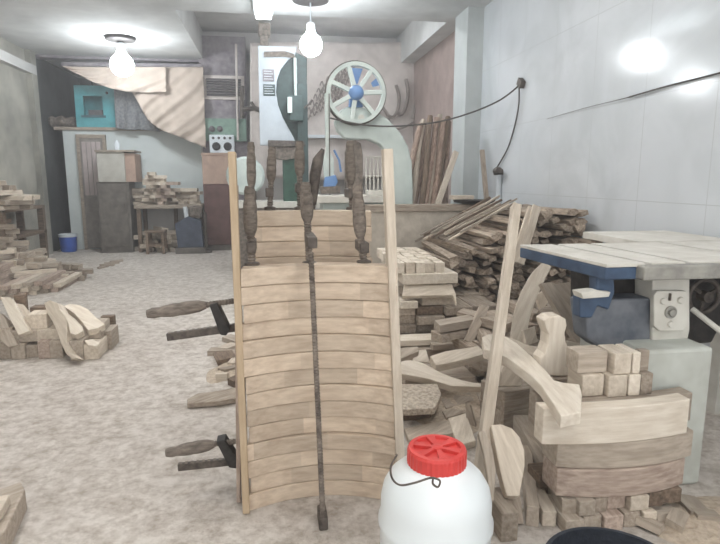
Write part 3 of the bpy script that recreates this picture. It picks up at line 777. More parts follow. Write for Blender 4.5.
MB().b2((a.x, YP, at(262, 35, YP).z), (b.x, YP+.18, at(262, 22, YP).z)).build('top_motor', IRON_DUSTY, t, bevel=.02)
a = at(232, 208, YP); b = at(320, 201, YP)
MB().b2((a.x, YP-.1, a.z), (b.x, YP+.5, b.z)).build('bed', CREAMP, t, bevel=.006)
MB().b2((a.x+.05, YP-.05, 0), (b.x-.3, YP+.45, a.z)).build('bed_base', IRON_DUSTY, t)
# pale drums behind the left clamps
for x, lab in ((246, 'pale round drum behind the leftmost clamp handle'), (286, 'pale round drum behind the second clamp handle')):
    pass
p = at(249, 200, 6.6)
a = at(246, 176, 7.75)
tag(MB().lathe([(.14, 0), (.24, .01), (.25, .05), (.25, .12), (.22, .15), (.05, .16)], (a.x, 7.72, a.z), 28, 'y').build('saw_wheel_cover', MINT, smooth=True), 'pale round wheel cover standing on the saw bed behind the left clamps', 'cover')

# ================================================================== LOGS LEANING ON THE RIGHT WALL
specs = [(404, 203, 421, 124, .055), (410, 204, 424, 120, .05), (414, 205, 430, 119, .06), (421, 205, 431, 116, .05), (424, 206, 437, 118, .055), (429, 206, 441, 115, .05), (433, 206, 444, 120, .05), (438, 207, 447, 117, .05), (444, 207, 450, 122, .045)]
labs = ['leftmost brown pole leaning behind the low concrete wall', 'second brown pole from the left leaning behind the low wall', 'third leaning brown pole from the left, thicker', 'fourth leaning brown pole from the left', 'fifth leaning brown pole from the left', 'sixth leaning brown pole from the left', 'third leaning brown pole from the pillar', 'second leaning brown pole from the pillar', 'slim brown pole leaning nearest the pillar']
for i, (x0_, y0_, x1_, y1_, r_) in enumerate(specs):
    Yb, Yt = 6.12+.02*(i % 3), 6.42+.05*(i % 3)
    a, b = at(x0_, y0_, Yb), at(x1_, y1_, Yt); d = (b-a)/(b.z-a.z); a = a-d*a.z
    pts = [a.lerp(b, k/6)+Vector((R.uniform(-.015, .015), R.uniform(-.01, .01), 0)) for k in range(7)]
    pts[0] = a
    tag(MB().tube(pts, [r_*(.8-.03*k) for k in range(7)], 9).build('wooden_pole', (W_LOG, W_MID, W_LOG, W_DARK)[i % 4], None, axis=b-a, smooth=True), labs[i], 'pole', 'poles leaning on the right wall')
a, b = at(437, 206, 6.02), at(456, 152, 6.25); d = (b-a)/(b.z-a.z); a = a-d*a.z
plank('squared_batten', W_PALE, a, b, .06, .045, 'pale squared batten leaning right in front of the brown poles', 'batten', up=(0, 1, 0))
a, b = at(487, 205, 6.05), at(482, 150, 6.25); d = (b-a)/(b.z-a.z); a = a-d*a.z
plank('squared_batten', W_GREY, a, b, .05, .035, 'thin grey batten leaning on the wall right of the pillar', 'batten', up=(0, 1, 0))
# dark tray on the timber and the tap with white pipe
p = at(474, 204, 5.38)
tag(MB().lathe([(.1, 0), (.2, .015), (.21, .04), (.19, .04), (.16, .02)], (p.x, 5.38, b0.z), 24).build('shallow_pan', IRON_BLACK, smooth=True), 'shallow black pan on the right end of the timber beam', 'pan')
p = at(462, 201, 5.36)
tag(MB().box((p.x, 5.38, b0.z+.065), (.22, .12, .04)).build('wood_block', W_PALE, bevel=.004), 'small pale block lying in the shallow black pan', 'block')
tp = at(502, 172, 6.1); tp.x = WR
t = thing('wall_tap', 'grey wall tap with a white pipe below on the glossy wall', 'tap', (tp.x-.03, tp.y, tp.z-.1))
yt = 5.95
p = at(502, 172, yt)
xw = WR
MB().tube([(xw, yt, p.z), (xw-.09, yt, p.z)], .035, 10).build('valve', IRON, t)
MB().tube([(xw-.06, yt, p.z+.03), (xw-.1, yt-.05, p.z+.01), (xw-.1, yt-.16, p.z+.02)], .03, 8).build('spout', IRON, t)
MB().tube([(xw-.03, yt, p.z-.03), (xw-.03, yt, p.z-.5)], .03, 10).build('pipe', WHITE, t)
# cables
def wallpt(px, py): # on the right wall
    d = ray(px, py); return CP+d*((WR-.02)/d.x)
hk = wallpt(522, 83)
t = thing('cable', 'thin black cable sagging from the wall hook to the big wheel', 'cable', hk)
pts = spline([hk, at(500, 100, 5.6), at(470, 113, 5.75), at(437, 122, 5.85), at(400, 126, 5.9), at(365, 125, 5.9), at(330, 118, 5.92)], 6)
MB().tube(pts, .009, 5).build('wire', CABLE, t)
MB().box(hk+Vector((-.01, 0, 0)), (.05, .09, .07), Matrix.Rotation(.6, 3, 'X')).build('hook', IRON, t)
tag(MB().tube(spline([hk+Vector((-.03, 0, -.02)), wallpt(518, 110), wallpt(509, 145), wallpt(496, 169)], 6), .008, 5).build('hanging_cable', CABLE), 'thin cable hanging from the wall hook down to the tap', 'cable')
tag(MB().tube(spline([wallpt(547, 119), wallpt(585, 108), wallpt(622, 99), wallpt(640, 94), wallpt(668, 86), wallpt(700, 78), wallpt(724, 72)], 5), [.002]*10+[.003]*2+[.006]*19, 5).build('wall_cable', CABLE), 'thin black cable running up along the glossy wall at the right', 'cable')

# ================================================================== CLAMPED PANELS OF CURVED STAVES
A0, B0 = fl(250, 511), fl(395, 503)
ORD = ['topmost', 'second', 'third', 'fourth', 'fifth', 'sixth', 'seventh', 'eighth', 'ninth', 'tenth', 'eleventh', 'twelfth', 'thirteenth', 'lowest']
NR = 14
ztop = at(312, 266, (A0.y+B0.y)/2+.04).z
hrow = ztop/NR
def stave(A, B, sag, thick, z0, h, label, grp, m):
    j = lambda s: R.uniform(-s, s)
    A2 = (A[0]+j(.006), A[1]+j(.009)); B2 = (B[0]+j(.008), B[1]+j(.009))
    mb, x = arc_mb(A2, B2, sag+j(.004), thick, z0, h)
    return tag(mb.build('curved_stave', m, None, axis=x, bevel=.004), label, 'stave', grp)
for k in range(NR):
    z0 = ztop-(k+1)*hrow
    stave(A0, B0, .075, .075, z0, hrow-.0015, 'pale curved wood stave, %s row of the clamped front stack' % ORD[k], 'staves of the clamped front stack', W_STAVE)
LY = .37
A1, B1 = at(249, 240, A0.y+LY), at(371, 240, B0.y+LY-.02)
zr = at(312, 210, A1.y+.04).z
h2 = zr/17
for k in range(17):
    z0 = zr-(k+1)*h2
    lab = 'curved wood stave, %s row of the stack behind the clamped front stack' % ORD[k] if k < 4 else 'curved wood stave hidden low in the stack behind the clamped front stack'
    stave(A1, B1, .05, .075, z0, h2-.0015, lab, 'staves of the rear stack', W_STAVE)

# upright edge strips
def upright(name, m, bx, by, tx, ty, Yt, w, t_, label):
    a = fl(bx, by); b = at(tx, ty, Yt)
    return plank(name, m, a+Vector((0, 0, .002)), b, t_, w, label, 'strip', up=(1, 0, 0))
upright('edge_strip', W_YELLOW, 246.5, 511, 232, 152, A0.y+.03, .026, .05, 'yellow pine strip standing along the left edge of the clamped stack')
upright('edge_strip', W_PINK, 239, 500, 236, 185, A0.y+.14, .016, .05, 'darker thin strip standing just behind the yellow pine strip') 
upright('edge_strip', W_PALE, 401, 501, 387, 149, B0.y+.02, .034, .045, 'pale dusty strip standing along the right edge of the clamped stack')

# clamps
def screw_mb(a, b, r):
    mb = MB(); n = int((b-a).length/.011); pts = []; rs = []
    for i in range(2*n+1):
        pts.append(a.lerp(b, i/(2*n))); rs.append(r if i % 2 else r*.72)
    return mb.tube(pts, rs, 8)
def handle_mb(a, b, r):
    prof = (.55, .85, .95, 1.0, .93, .98, .9, .72, .8, .6)
    return MB().tube([a.lerp(b, i/(len(prof)-1)) for i in range(len(prof))], [r*q for q in prof], 10)
def vclamp(label, hx, y0, y1, bx, y2, Y, r, barY, front=False, m=HANDLE):
    top, mid, bot = at(hx, y0, Y), at((hx+bx)/2, y1, Y), at(bx, y2, Y)
    t = thing('bar_clamp', label, 'clamp', (bot.x, Y, 0) if False else (bot.x, Y, bot.z), 'clamps standing on the stacks')
    handle_mb(mid, top, r).build('handle', m, t, smooth=True)
    screw_mb(bot+Vector((0, 0, .012)), mid, r*.62).build('screw', IRON_DUSTY, t)
    MB().lathe([(r*.9, 0), (r*1.1, .004), (r*1.1, .016), (r*.6, .02)], bot, 12).build('pad', IRON, t)
    jz = mid.z-.35*(mid.z-bot.z)
    lo, hi = min(Y, barY), max(Y, barY)
    MB().b2((bot.x-.017, lo-.02, jz-.02), (bot.x+.017, hi+.012, jz+.02)).build('upper_jaw', IRON, t, bevel=.004)
    return t, bot
FY = A0.y+.06
vclamp('clamp with long handle on the left end of the front stack', 249.5, 186, 236, 252, 267, FY+.03, .026, A0.y+.2)
vclamp('clamp with handle and dark jaw on the right end of the front stack', 357, 184, 238, 364, 265, FY+.03, .026, A0.y+.2)
tc, bot = vclamp('central clamp of the front stack with a long bar down to the floor', 305.5, 182, 222, 309.5, 266, FY+.07, .025, A0.y-.03)
ba, bb = fl(323.5, 529), at(311, 266, A0.y-.03)
bm = screw_mb(ba, bb+Vector((0, 0, .05)), .0115); bm.build('ribbed_bar', IRON_DUSTY, tc)
MB().b2((ba.x-.016, ba.y-.012, .0), (ba.x+.016, ba.y+.08, .05)).build('lower_jaw', IRON, tc, bevel=.005)
RY = A1.y+.06
vclamp('slim clamp handle rising behind the leftmost front clamp', 251, 142, 188, 252, 211, RY, .02, A1.y+.2)
vclamp('short clamp with dark knotted handle second from left on the rear stack', 272, 147, 182, 270, 211, RY+.02, .022, A1.y+.2)
vclamp('clamp handle before the dark green saw column on the rear stack', 299.5, 141, 176, 300, 211, RY+.04, .023, A1.y+.2)
vclamp('clamp handle just left of the right front clamp, on the rear stack', 350, 141, 184, 352, 211, RY+.02, .023, A1.y+.2)
# the clamp with the bent lever
Y = RY+.05
t = thing('bar_clamp', 'clamp with bent dark lever between the green column and blade guide', 'clamp', at(313, 211, Y), 'clamps standing on the stacks')
MB().tube([at(x, y, Y) for x, y in ((313, 205), (314, 190), (315, 175), (318, 160), (323, 149))], [.014, .02, .025, .024, .008], 9).build('lever', IRON, t, smooth=True)
screw_mb(at(313, 211, Y), at(313, 200, Y), .013).build('screw', IRON, t)
# clamps gripping the left edge, sideways
def sideclamp(label, h0, h1, s1, b0, b1, j, Y):
    a, b, c = at(*h0, Y), at(*h1, Y), at(*s1, Y)
    t = thing('bar_clamp', label, 'clamp', c, 'clamps gripping the left edge')
    handle_mb(b, a, .026).build('handle', HANDLE, t, smooth=True)
    screw_mb(b, c, .013).build('screw', IRON_DUSTY, t)
    p, q = at(*b0, Y+.02), at(*b1, Y+.02); e = q+(q-p)*.7
    MB().bar(p, e, .02, .03).build('bar', IRON, t, bevel=.003)
    n = int((e-p).length/.022)
    mb = MB()
    for i in range(n): mb.box(p.lerp(e, (i+.5)/n)+Vector((0, 0, .0155)), (.011, .018, .002))
    mb.build('bar_teeth', IRON_DUSTY, t)
    jj = [at(x, y, Y-.02) for x, y in j]
    MB().prism(jj, (0, .06, 0)).build('jaw', IRON_BLACK, t, bevel=.004)
SY = A0.y+.165
sideclamp('upper clamp sticking out left of the clamped stack', (147, 314), (206, 305), (240, 300), (167, 337), (232, 328), ((209, 305), (217, 303), (230, 330), (226, 336), (220, 335)), SY)
sideclamp('lower clamp sticking out left of the clamped stack', (166, 453), (214, 444), (247, 440), (178, 467), (244, 460), ((216, 442), (225, 440), (241, 465), (236, 469), (229, 468)), SY)

# long batten leaning across the pile
a, b = fl(471.5, 535), at(516, 206, 2.62)
plank('leaning_batten', W_PALE, a+Vector((0, 0, .005)), b, .05, .042, 'long pale batten leaning upright right behind the white barrel', 'batten', up=(1, 0, 0))

# ================================================================== BARREL, TUB
lidc = at(437, 446, 1.42); bx, by = lidc.x, lidc.y; H = lidc.z
t = thing('plastic_barrel', 'white plastic barrel with a red screw lid in front', 'barrel', (bx, by, 0))
z = H-.045
prof = [(.13, 0), (.152, .012), (.158, .05), (.158, z-.20), (.164, z-.185), (.164, z-.17), (.157, z-.155), (.157, z-.11), (.15, z-.075), (.133, z-.045), (.112, z-.025), (.094, z-.014), (.084, z-.006), (.08, z+.0)]
MB().lathe(prof, (bx, by, 0), 56).build('body', PLASTICW, t, smooth=True)
lr = .082
lid = MB()
n = 72; vs = []; fs = []
rings = [(lr*1.0, z-.004), (lr*1.0, z+.034), (lr*.97, z+.042), (lr*.82, z+.043), (lr*.8, z+.034), (0.001, z+.034)]
for i, (r_, zz) in enumerate(rings):
    for k in range(n):
        q = r_*(1.02 if (i < 2 and k % 2) else 1.0); a_ = 2*math.pi*k/n
        vs.append((bx+q*math.cos(a_), by+q*math.sin(a_), zz))
for i in range(len(rings)-1):
    for k in range(n): fs.append((i*n+k, i*n+(k+1) % n, (i+1)*n+(k+1) % n, (i+1)*n+k))
lid = lid.add(vs, fs).build('lid', RED, t)
mb = MB()
for k in range(6):
    a_ = math.pi/6+k*math.pi/3; d = Vector((math.cos(a_), math.sin(a_), 0)); e = Vector((-d.y, d.x, 0))
    c = Vector((bx, by, z+.034))
    mb.prism([c+d*lr*.12-e*.004, c+d*lr*.8-e*.013, c+d*lr*.8+e*.013, c+d*lr*.12+e*.004], (0, 0, .009))
mb.lathe([(lr*.2, z+.034), (lr*.2, z+.044), (lr*.1, z+.046)], (bx, by, 0), 16)
mb.build('lid_ribs', RED, lid)
yw = by-.13
wp = [at(397, 455, by-.03), at(391, 466, by-.08), at(392, 478, by-.125), at(400, 485, by-.145), at(414, 483, by-.16), at(428, 478.5, by-.162), at(434, 478, by-.164), at(440, 481, by-.165), at(438, 487, by-.17), at(433, 484, by-.17), at(433, 479, by-.167)]
MB().tube(spline(wp, 5), .0028, 6).build('wire_handle', IRON, t, smooth=True)
tcn = at(579, 527, 1.26)
t = thing('rubber_tub', 'black rubber tub at the bottom edge right of the white barrel', 'tub', (tcn.x, 1.26-.17, 0))
tz = tcn.z; tr = .17
MB().lathe([(tr*.8, 0), (tr*.84, .02), (tr*.97, tz-.03), (tr*1.0, tz-.02), (tr, tz), (tr*.94, tz), (tr*.9, tz-.06), (.01, tz-.075)], (tcn.x, 1.26-tr, 0), 48).build('body', BLACKP, t, smooth=True)

# ================================================================== TABLE SAW
TZ = .92
TL, FL = fl(520, 245, TZ), fl(606, 264.5, TZ)
X0 = (TL.x+FL.x)/2; Y0, Y1 = FL.y, TL.y; XE = 2.44
t = thing('table_saw', 'blue table saw with dusty cast top and pale pedestal', 'table saw', ((X0+XE)/2, (Y0+Y1)/2, 0))
ap = MB().prism([(TL.x, Y1, TZ-.062), (FL.x, Y0, TZ-.062), (XE, Y0, TZ-.062), (XE, Y1, TZ-.062)], (0, 0, .05)).build('table_frame', BLUE, t, bevel=.006)
top = MB()
def edge(s): return TL.x+(FL.x-TL.x)*s
breaks = [0, .14, .165, .29, .315, .62, .64, 1.0]
for i in range(0, 8, 2):
    a_, b_ = breaks[i], breaks[i+1]
    xa0, xb0 = FL.x+(XE-FL.x)*a_, FL.x+(XE-FL.x)*b_; xa1, xb1 = TL.x+(XE-TL.x)*a_, TL.x+(XE-TL.x)*b_
    top.prism([(xa0, Y0-.004, TZ-.012), (xb0, Y0-.004, TZ-.012), (xb1, Y1, TZ-.012), (xa1, Y1, TZ-.012)], (0, 0, .014))
top.build('table_top', TABLE, t, bevel=.002)
xs_ = fl(655, 268, TZ).x
MB().b2((xs_, Y0-.05, TZ-.06), (XE, Y0+.005, TZ-.004)).build('front_rail', CASTEDGE, t, bevel=.006)
xe = fl(591, 234, TZ).x; ye = fl(650, 231.5, TZ).y
MB().b2((xe, Y1+.005, TZ-.035), (XE, ye, TZ+.006)).build('extension_table', TABLE, t, bevel=.004)
for x in (xe+.05, XE-.06): MB().b2((x-.025, ye-.1, 0), (x+.025, ye-.05, TZ-.035)).build('leg', W_GREY, t)
def pk(y_, pts): return [at(a_, b_, y_) for a_, b_ in pts]
MB().prism(pk(Y0+.075, ((584, 302), (600, 300), (652, 298), (652, 348), (642, 357), (622, 354), (600, 349), (588, 340))), (0, .12, 0)).build('motor_housing', BLUEG, t, bevel=.012)
MB().prism(pk(Y0+.06, ((597, 277), (614, 277), (615, 292), (609, 310), (598, 306), (592, 318), (580, 318), (580, 297), (597, 296))), (0, .06, 0)).build('bracket', BLUE, t, bevel=.006)
MB().prism(pk(Y0+.03, ((581, 293), (596, 291), (611, 292), (609, 297), (583, 299))), (0, .07, 0)).build('bracket_lip', CREAMP, t, bevel=.003)
MB().prism(pk(Y0+.2, ((606, 276), (652, 276), (652, 316), (606, 316))), (0, .3, 0)).build('motor', IRON_BLACK, t, bevel=.01)  # dark block added to stand in for the shaded void under the table
post = MB().prism(pk(Y0+.06, ((653, 276), (690, 276), (690, 330), (684, 358), (652, 358))), (0, .12, 0)).build('post', CREAMP, t, bevel=.006)
cp = MB().prism(pk(Y0+.035, ((654, 296), (657, 291), (686, 291), (689, 296), (688, 325), (684, 331), (660, 331), (654, 326))), (0, .026, 0)).build('clamp_plate', CREAMP, post, bevel=.004)
for (x, y, r_) in ((663, 301, .014), (680, 300, .014), (670, 324, .013)):
    MB().lathe([(r_, 0), (r_, .006), (r_*.8, .01)], at(x, y, Y0+.035), 14, 'y').build('bolt', CREAMP, post)
MB().lathe([(.026, 0), (.026, .008), (.018, .008), (.018, .004), (.013, .004), (.013, .018), (.002, .018)], at(670, 312, Y0+.035), 18, 'y').build('lock_nut', CASTEDGE, post)
p = at(670, 297, Y0+.03)
MB().box(p, (.007, .008, .03)).build('slot_mark', IRON, post)
YP0 = fl(650, 489).y
pa_, pb_ = at(646, 351, YP0), at(714, 351, YP0)
MB().b2((pa_.x, YP0, 0), (pb_.x, Y0+.4, pa_.z)).build('pedestal', PEDESTAL, t, bevel=.014)
wl = at(704, 296, Y0+.22)
hw_ = MB(); n = 28
hw_.tube([wl+Vector((.075*math.cos(k*2*math.pi/n), 0, .075*math.sin(k*2*math.pi/n))) for k in range(n+1)], .011, 8, cap=False)
hw_ = hw_.build('hand_wheel', IRON, t, smooth=True)
for k in range(3):
    a_ = .4+k*2*math.pi/3; MB().bar(wl, wl+Vector((.072*math.cos(a_), 0, .072*math.sin(a_))), .014, .01, up=(0, 1, 0)).build('spoke', IRON, hw_)
MB().lathe([(.025, -.02), (.025, .03), (.012, .035)], wl, 14, 'y').build('hub', IRON, hw_)
MB().prism(pk(Y0+.3, ((688, 278), (724, 278), (724, 320), (712, 343), (688, 345))), (0, .16, 0)).build('gear_casing', IRON_BLACK, t, bevel=.01)
MB().tube([at(692, 309, Y0+.12), at(724, 334, Y0-.0)], .012, 10).build('lever_rod', CREAMP, t, smooth=True)
XB = 2.36
MB().b2((XB-.04, Y0+.1, 0), (XB+.04, Y0+.2, TZ-.062)).build('leg', CREAMP, t)
MB().b2((XB-.04, Y1-.12, 0), (XB+.04, Y1-.04, TZ-.062)).build('leg', CREAMP, t)
a, b = fl(719, 470), at(716, 346, Y0+.55)
plank('leaning_board', W_GREY, (1.98, Y0+.32, .005), (2.1, Y0+.62, .66), .16, .02, 'grey board leaning under the saw table at the right edge', 'board', up=(0, -1, .3))

# ================================================================== HEAP OF SPLIT WOOD BEHIND THE SAW
rr = random.Random(21)
def stick_mesh(seed, L=1.0):
    q = random.Random(seed); n = q.choice((3, 4, 4, 5)); ring = []
    for k in range(n):
        a_ = 2*math.pi*(k+q.uniform(-.2, .2))/n+.6; ring.append((.052*math.cos(a_)*q.uniform(.8, 1.15), .03*math.sin(a_)*q.uniform(.8, 1.1)))
    vs = []
    for s in (-.5, -.1, .5):
        w_ = q.uniform(.85, 1.1)
        for y, z in ring: vs.append((s*L+q.uniform(-.02, .02)*(abs(s) == .5), y*w_, z*w_))
    fs = []
    for i in range(2):
        for k in range(n): fs.append((i*n+k, i*n+(k+1) % n, (i+1)*n+(k+1) % n, (i+1)*n+k))
    fs += [tuple(range(n-1, -1, -1)), tuple(2*n+k for k in range(n))]
    me = bpy.data.meshes.new('split_stick'); me.from_pydata(vs, [], fs); me.update(); me.materials.append(W_HEAP); return me
SM = [stick_mesh(100+i) for i in range(14)]
def heap_top(x): # height of the heap along the wall
    return .60+.40*min(1, max(0, (x-1.26)/.72))
XH = [1.27+i*.098 for i in range(13)]
for k in range(18):
    z = .034+k*.055
    for i, x in enumerate(XH):
        if z > heap_top(x)+rr.uniform(-.03, .01): continue
        o = bpy.data.objects.new('split_stick', SM[(i*5+k*3) % 14]); C.objects.link(o)
        xx = x+(.049 if k % 2 else 0)+rr.uniform(-.012, .012)
        o.location = (min(xx, 2.42), 4.62+rr.uniform(-.09, .06), z)
        o.rotation_euler = (rr.uniform(-.35, .35), rr.uniform(-.03, .03), math.pi/2+rr.uniform(-.1, .1))
        tag(o, 'split wood stick seen end-on in the big heap behind the saw table', 'stick', 'split sticks in the big heap')
for i in range(15):
    s = i/14
    Y = 5.1-.7*s
    j = lambda q: rr.uniform(-q, q)
    a, b = at(420+34*s+j(6), 247+9*s+j(2), Y), at(490+24*s+j(7), 208+20*s+j(3), Y+j(.1))
    a.z = max(a.z, heap_top(a.x)+.02); b.z = max(b.z, heap_top(b.x)+.02)
    k = (i*7 % 5)*.014
    a.z += k; b.z += k+j(.02)
    plank('bark_strip', (W_BARK, W_PALE, W_DARK)[(0, 2, 0, 1, 0)[i % 5]], a, b, rr.uniform(.014, .024), rr.uniform(.012, .024), 'long grey bark strip lying sloped on top of the split wood heap', 'strip', 'bark strips on the heap', bevel=.003)
# a batten or two standing in the heap
for (x0_, y0_, x1_, y1_, w_, lab) in ((527, 240, 537, 206, .07, 'short flat batten standing in the heap right of the tall leaning batten'), (521, 238, 531, 207, .05, 'paler narrow batten standing in the heap next to the tall leaning batten')):
    plank('short_batten', W_PALE, at(x0_, y0_, 3.95)-Vector((.05, 0, .18)), at(x1_, y1_, 4.08), w_, .02, lab, 'batten', up=(0, 1, 0))

# ================================================================== MIDDLE: STACKED BLANKS BETWEEN PANEL AND HEAP
YM = 3.75
def zz(py, Y, px=430): return at(px, py, Y).z
xl, xr = at(396, 262, YM).x, at(447, 262, YM).x
zt = zz(262, YM)
# lower courses (from the floor up)
zs = [0, .07, .15, .22, .30, .37]
rr = random.Random(31)
cols = 3
labg = 'sawn blanks in the stack right of the clamped panel'
z = 0
lev = 0
while z < zz(306, YM)-.05:
    for c in range(4):
        x0 = xl-.06+c*.2
        block('sawn_blank', (W_GREY, W_MID, W_DARK, W_GREY)[(c+lev) % 4], (x0+.004, YM-.05+rr.uniform(-.04, .04), z), (x0+.196, YM+.45+rr.uniform(-.04, .04), z+.058), 'dusty sawn blank low in the stack right of the clamped panel', 'blank', labg, bevel=.005)
    z += .06; lev += 1
zl = z
block('sawn_blank', W_CREAM, (at(398, 312, YM-.12).x, YM-.12, .0) if False else (at(398, 312, YM).x, YM-.08, zl), (at(415, 312, YM).x, YM+.1, zl+.05), 'small pale block poking out low in the stack right of the panel', 'blank')
a = at(402, 303, YM); b = at(421, 296, YM)
zq = zl
block('sawn_blank', W_PALE, (at(422, 300, YM).x, YM+.0, zl), (at(454, 300, YM).x, YM+.4, zz(295, YM)), 'wide pale blank under the long slab in the middle stack', 'blank')
block('sawn_blank', W_MID, (at(402, 300, YM).x, YM+.12, zl), (at(420, 300, YM).x, YM+.4, zz(296, YM)), 'left blank under the long slab in the middle stack', 'blank')
zm = zz(295, YM)
plate('sawn_slab', W_PALE, ((404, 284), (452, 284), (456, 294), (457, 304), (453, 295), (402, 296)), (0, YM+.02, zm+.07), (0, -.55, .83), .03, 'tilted pale slab jutting under the long slab in the middle stack', 'slab')
zb = zz(284, YM)
block('sawn_slab', W_CREAM, (at(404, 280, YM-.02).x, YM-.0, zb), (at(458, 280, YM).x, YM+.5, zz(274, YM)), 'long pale slab across the middle stack right of the panel', 'slab')
zc = zz(274, YM)
ztt = zz(262.5, YM+.05)
nx = 5; ny = int((fl(420, 246, ztt).y-YM-.04)/.085)
dx = (xr-xl)/nx
for j in range(ny):
    for i in range(nx):
        y = YM+.04+j*.085; x0 = xl+i*dx+(j*.004)+rr.uniform(-.006, .006)
        block('short_blank', (W_CREAM, W_PALE)[(i+j) % 2], (x0+.003, y+.003, zc), (x0+dx-.003, y+.082, ztt+rr.uniform(-.008, .006)), 'short pale blank in the flat top layer of the middle stack', 'blank', 'short blanks topping the middle stack', bevel=.004)
# second shorter stack just right of it, dusty and darker
for k in range(5):
    for c in range(2):
        x0 = at(449, 262, YM+.3).x+c*.13
        block('sawn_blank', (W_GREY, W_MID)[(k+c) % 2], (x0, YM+.28+rr.uniform(-.02, .02), k*.075), (x0+.125, YM+.5, k*.075+.072), 'grey blank in the low stack between middle stack and split heap', 'blank', 'grey blanks beside the middle stack')

# boards and scraps on the floor in front of the stack
block('floor_board', W_CREAM, (at(397, 330, 3.45).x, 3.45, .16), (at(444, 330, 3.45).x, 3.6, .2), 'pale board lying across scraps before the middle stack', 'board')
block('floor_board', W_GREY, (at(397, 340, 3.4).x, 3.4, 0), (at(458, 340, 3.4).x, 3.62, .15), 'grey block under the pale board before the middle stack', 'block')
block('floor_board', W_MID, (at(432, 338, 3.38).x, 3.36, .151), (at(458, 338, 3.38).x, 3.42, .19), 'short brownish board right of the pale board before the middle stack', 'board')
plate('plank_end', W_MID, ((481, 304), (490, 306), (473, 344), (465, 340)), at(478, 322, 3.35), (.2, -.8, .55), .03, 'short plank propped on end against the split heap', 'plank')
plate('wedge', W_MID, ((398, 348), (418, 346), (419, 351), (398, 360)), at(408, 352, 3.2), (0, -.35, .94), .04, 'thin wedge beside the clamped panel above the wavy board', 'wedge')
plate('scrap_block', W_CREAM, ((419, 350), (426, 349), (430, 362), (412, 362), (414, 356)), at(420, 358, 3.28), (0, -.6, .8), .04, 'small pale scrap block behind the wavy board', 'block')
plate('flat_plank', W_PALE, ((430, 356), (446, 351), (478, 346), (487, 353), (470, 358), (444, 364), (436, 365)), at(455, 357, 3.0), (0, -.3, .95), .05, 'flat pale plank lying behind the wavy board near the leaning batten', 'plank')
# wavy curved board
top_ = [(398, 363), (404, 360.5), (410, 360), (421, 362), (431, 367), (440, 372), (451, 376.5), (462, 380), (474, 382.5), (484, 383), (484, 387), (466, 386.5), (452, 386), (440, 382.5), (430, 379), (415, 376), (398, 373)]
plate('curved_leg_blank', W_CREAM, top_, (0, 2.95, .2), (0, -.5, .87), .05, 'wavy pale leg blank lying between the clamped panel and the leaning batten', 'leg blank')
block('floor_board', W_GREY, (at(402, 392, 3.05).x, 2.97, 0), (at(470, 392, 3.05).x, 3.28, .11), 'wide dusty board under the wavy leg blank', 'board')
plate('sawdust_board', W_SAW, ((398, 384), (437, 383.5), (441.5, 394), (435, 408), (398, 410)), (0, 2.72, .13), (0, -.05, 1), .035, 'sawdust covered panel piece right of the clamped panel', 'board')
block('floor_board', W_DARK, (at(398, 418, 2.7).x, 2.68, 0), (at(430, 418, 2.7).x, 2.86, .085), 'dark block under the sawdust covered panel piece', 'block')
for i, (pts, z, lab, m) in enumerate((
    (((404, 428), (452, 419), (458, 432), (409, 440)), .03, 'flat pale offcut on the floor behind the red lid', W_MID),
    (((448, 418), (466, 413), (476, 440), (458, 446)), .035, 'narrow pale offcut on the floor behind the red lid, beside the batten', W_PALE),
    (((440, 398), (470, 392), (474, 400), (446, 408)), .03, 'dusty flat scrap between the sawdust panel and leaning batten', W_MID),
    (((442, 411), (463, 406), (466, 412), (446, 418)), .025, 'small flat scrap just right of the sawdust covered panel', W_GREY),
    (((476, 392), (494, 388), (498, 396), (480, 402)), .03, 'small flat scrap behind the leaning batten', W_MID))):
    p = fl(*pts[0], z)
    plate('floor_scrap', m, pts, p, (0, 0, 1), z-.002, lab, 'scrap')
plate('tilted_scrap', W_GREY, ((465, 402), (470, 405), (477, 430), (472, 431), (466, 418)), at(471, 430, 2.55), (-.55, -.7, .45), .03, 'small tilted board end beside the leaning batten', 'scrap')
# sawdust drifts (nobody could count the grains)
def drift(cx, cy, rx, ry, h, seed, lab):
    q = random.Random(seed); n = 26; m_ = 9; vs = [(cx, cy, h)]; fs = []
    for j in range(1, m_+1):
        for k in range(n):
            a_ = 2*math.pi*k/n; s = j/m_; e = 1+.18*math.sin(3*a_+seed)+.1*math.sin(5*a_+2*seed)
            vs.append((cx+rx*s*e*math.cos(a_), cy+ry*s*e*math.sin(a_), max(.001, h*(1-s*s)**1.2*(1+q.uniform(-.12, .12))) if j < m_ else -.004))
    for k in range(n): fs.append((0, 1+k, 1+(k+1) % n))
    for j in range(m_-1):
        for k in range(n): fs.append((1+j*n+k, 1+(j+1)*n+k, 1+(j+1)*n+(k+1) % n, 1+j*n+(k+1) % n))
    o = MB().add(vs, fs).build('sawdust', DUSTY, smooth=True); o['kind'] = 'stuff'
    return tag(o, lab, 'sawdust')
p = fl(700, 515); drift(p.x+.02, p.y-.02, .32, .16, .03, 1, 'sawdust drift on the floor before the pale saw pedestal')
p = fl(455, 400); drift(p.x, p.y, .36, .42, .03, 2, 'sawdust drift among the scraps beyond the red lid')
p = fl(228, 372); drift(p.x, p.y, .14, .22, .03, 3, 'grey sawdust and grit left of the clamped stack')
p = fl(648, 515)
for i, (x, y, s) in enumerate(((662, 520, .05), (676, 526, .06), (690, 512, .07), (650, 530, .05), (705, 523, .05))):
    p = fl(x, y)
    piece('floor_chip', (s*1.6, s, .03, 40+i, False), W_MID, (p.x, p.y, .012), .7*i, 0, 'small wood chip in the sawdust before the pale saw pedestal', 'chip', 'chips before the saw pedestal')
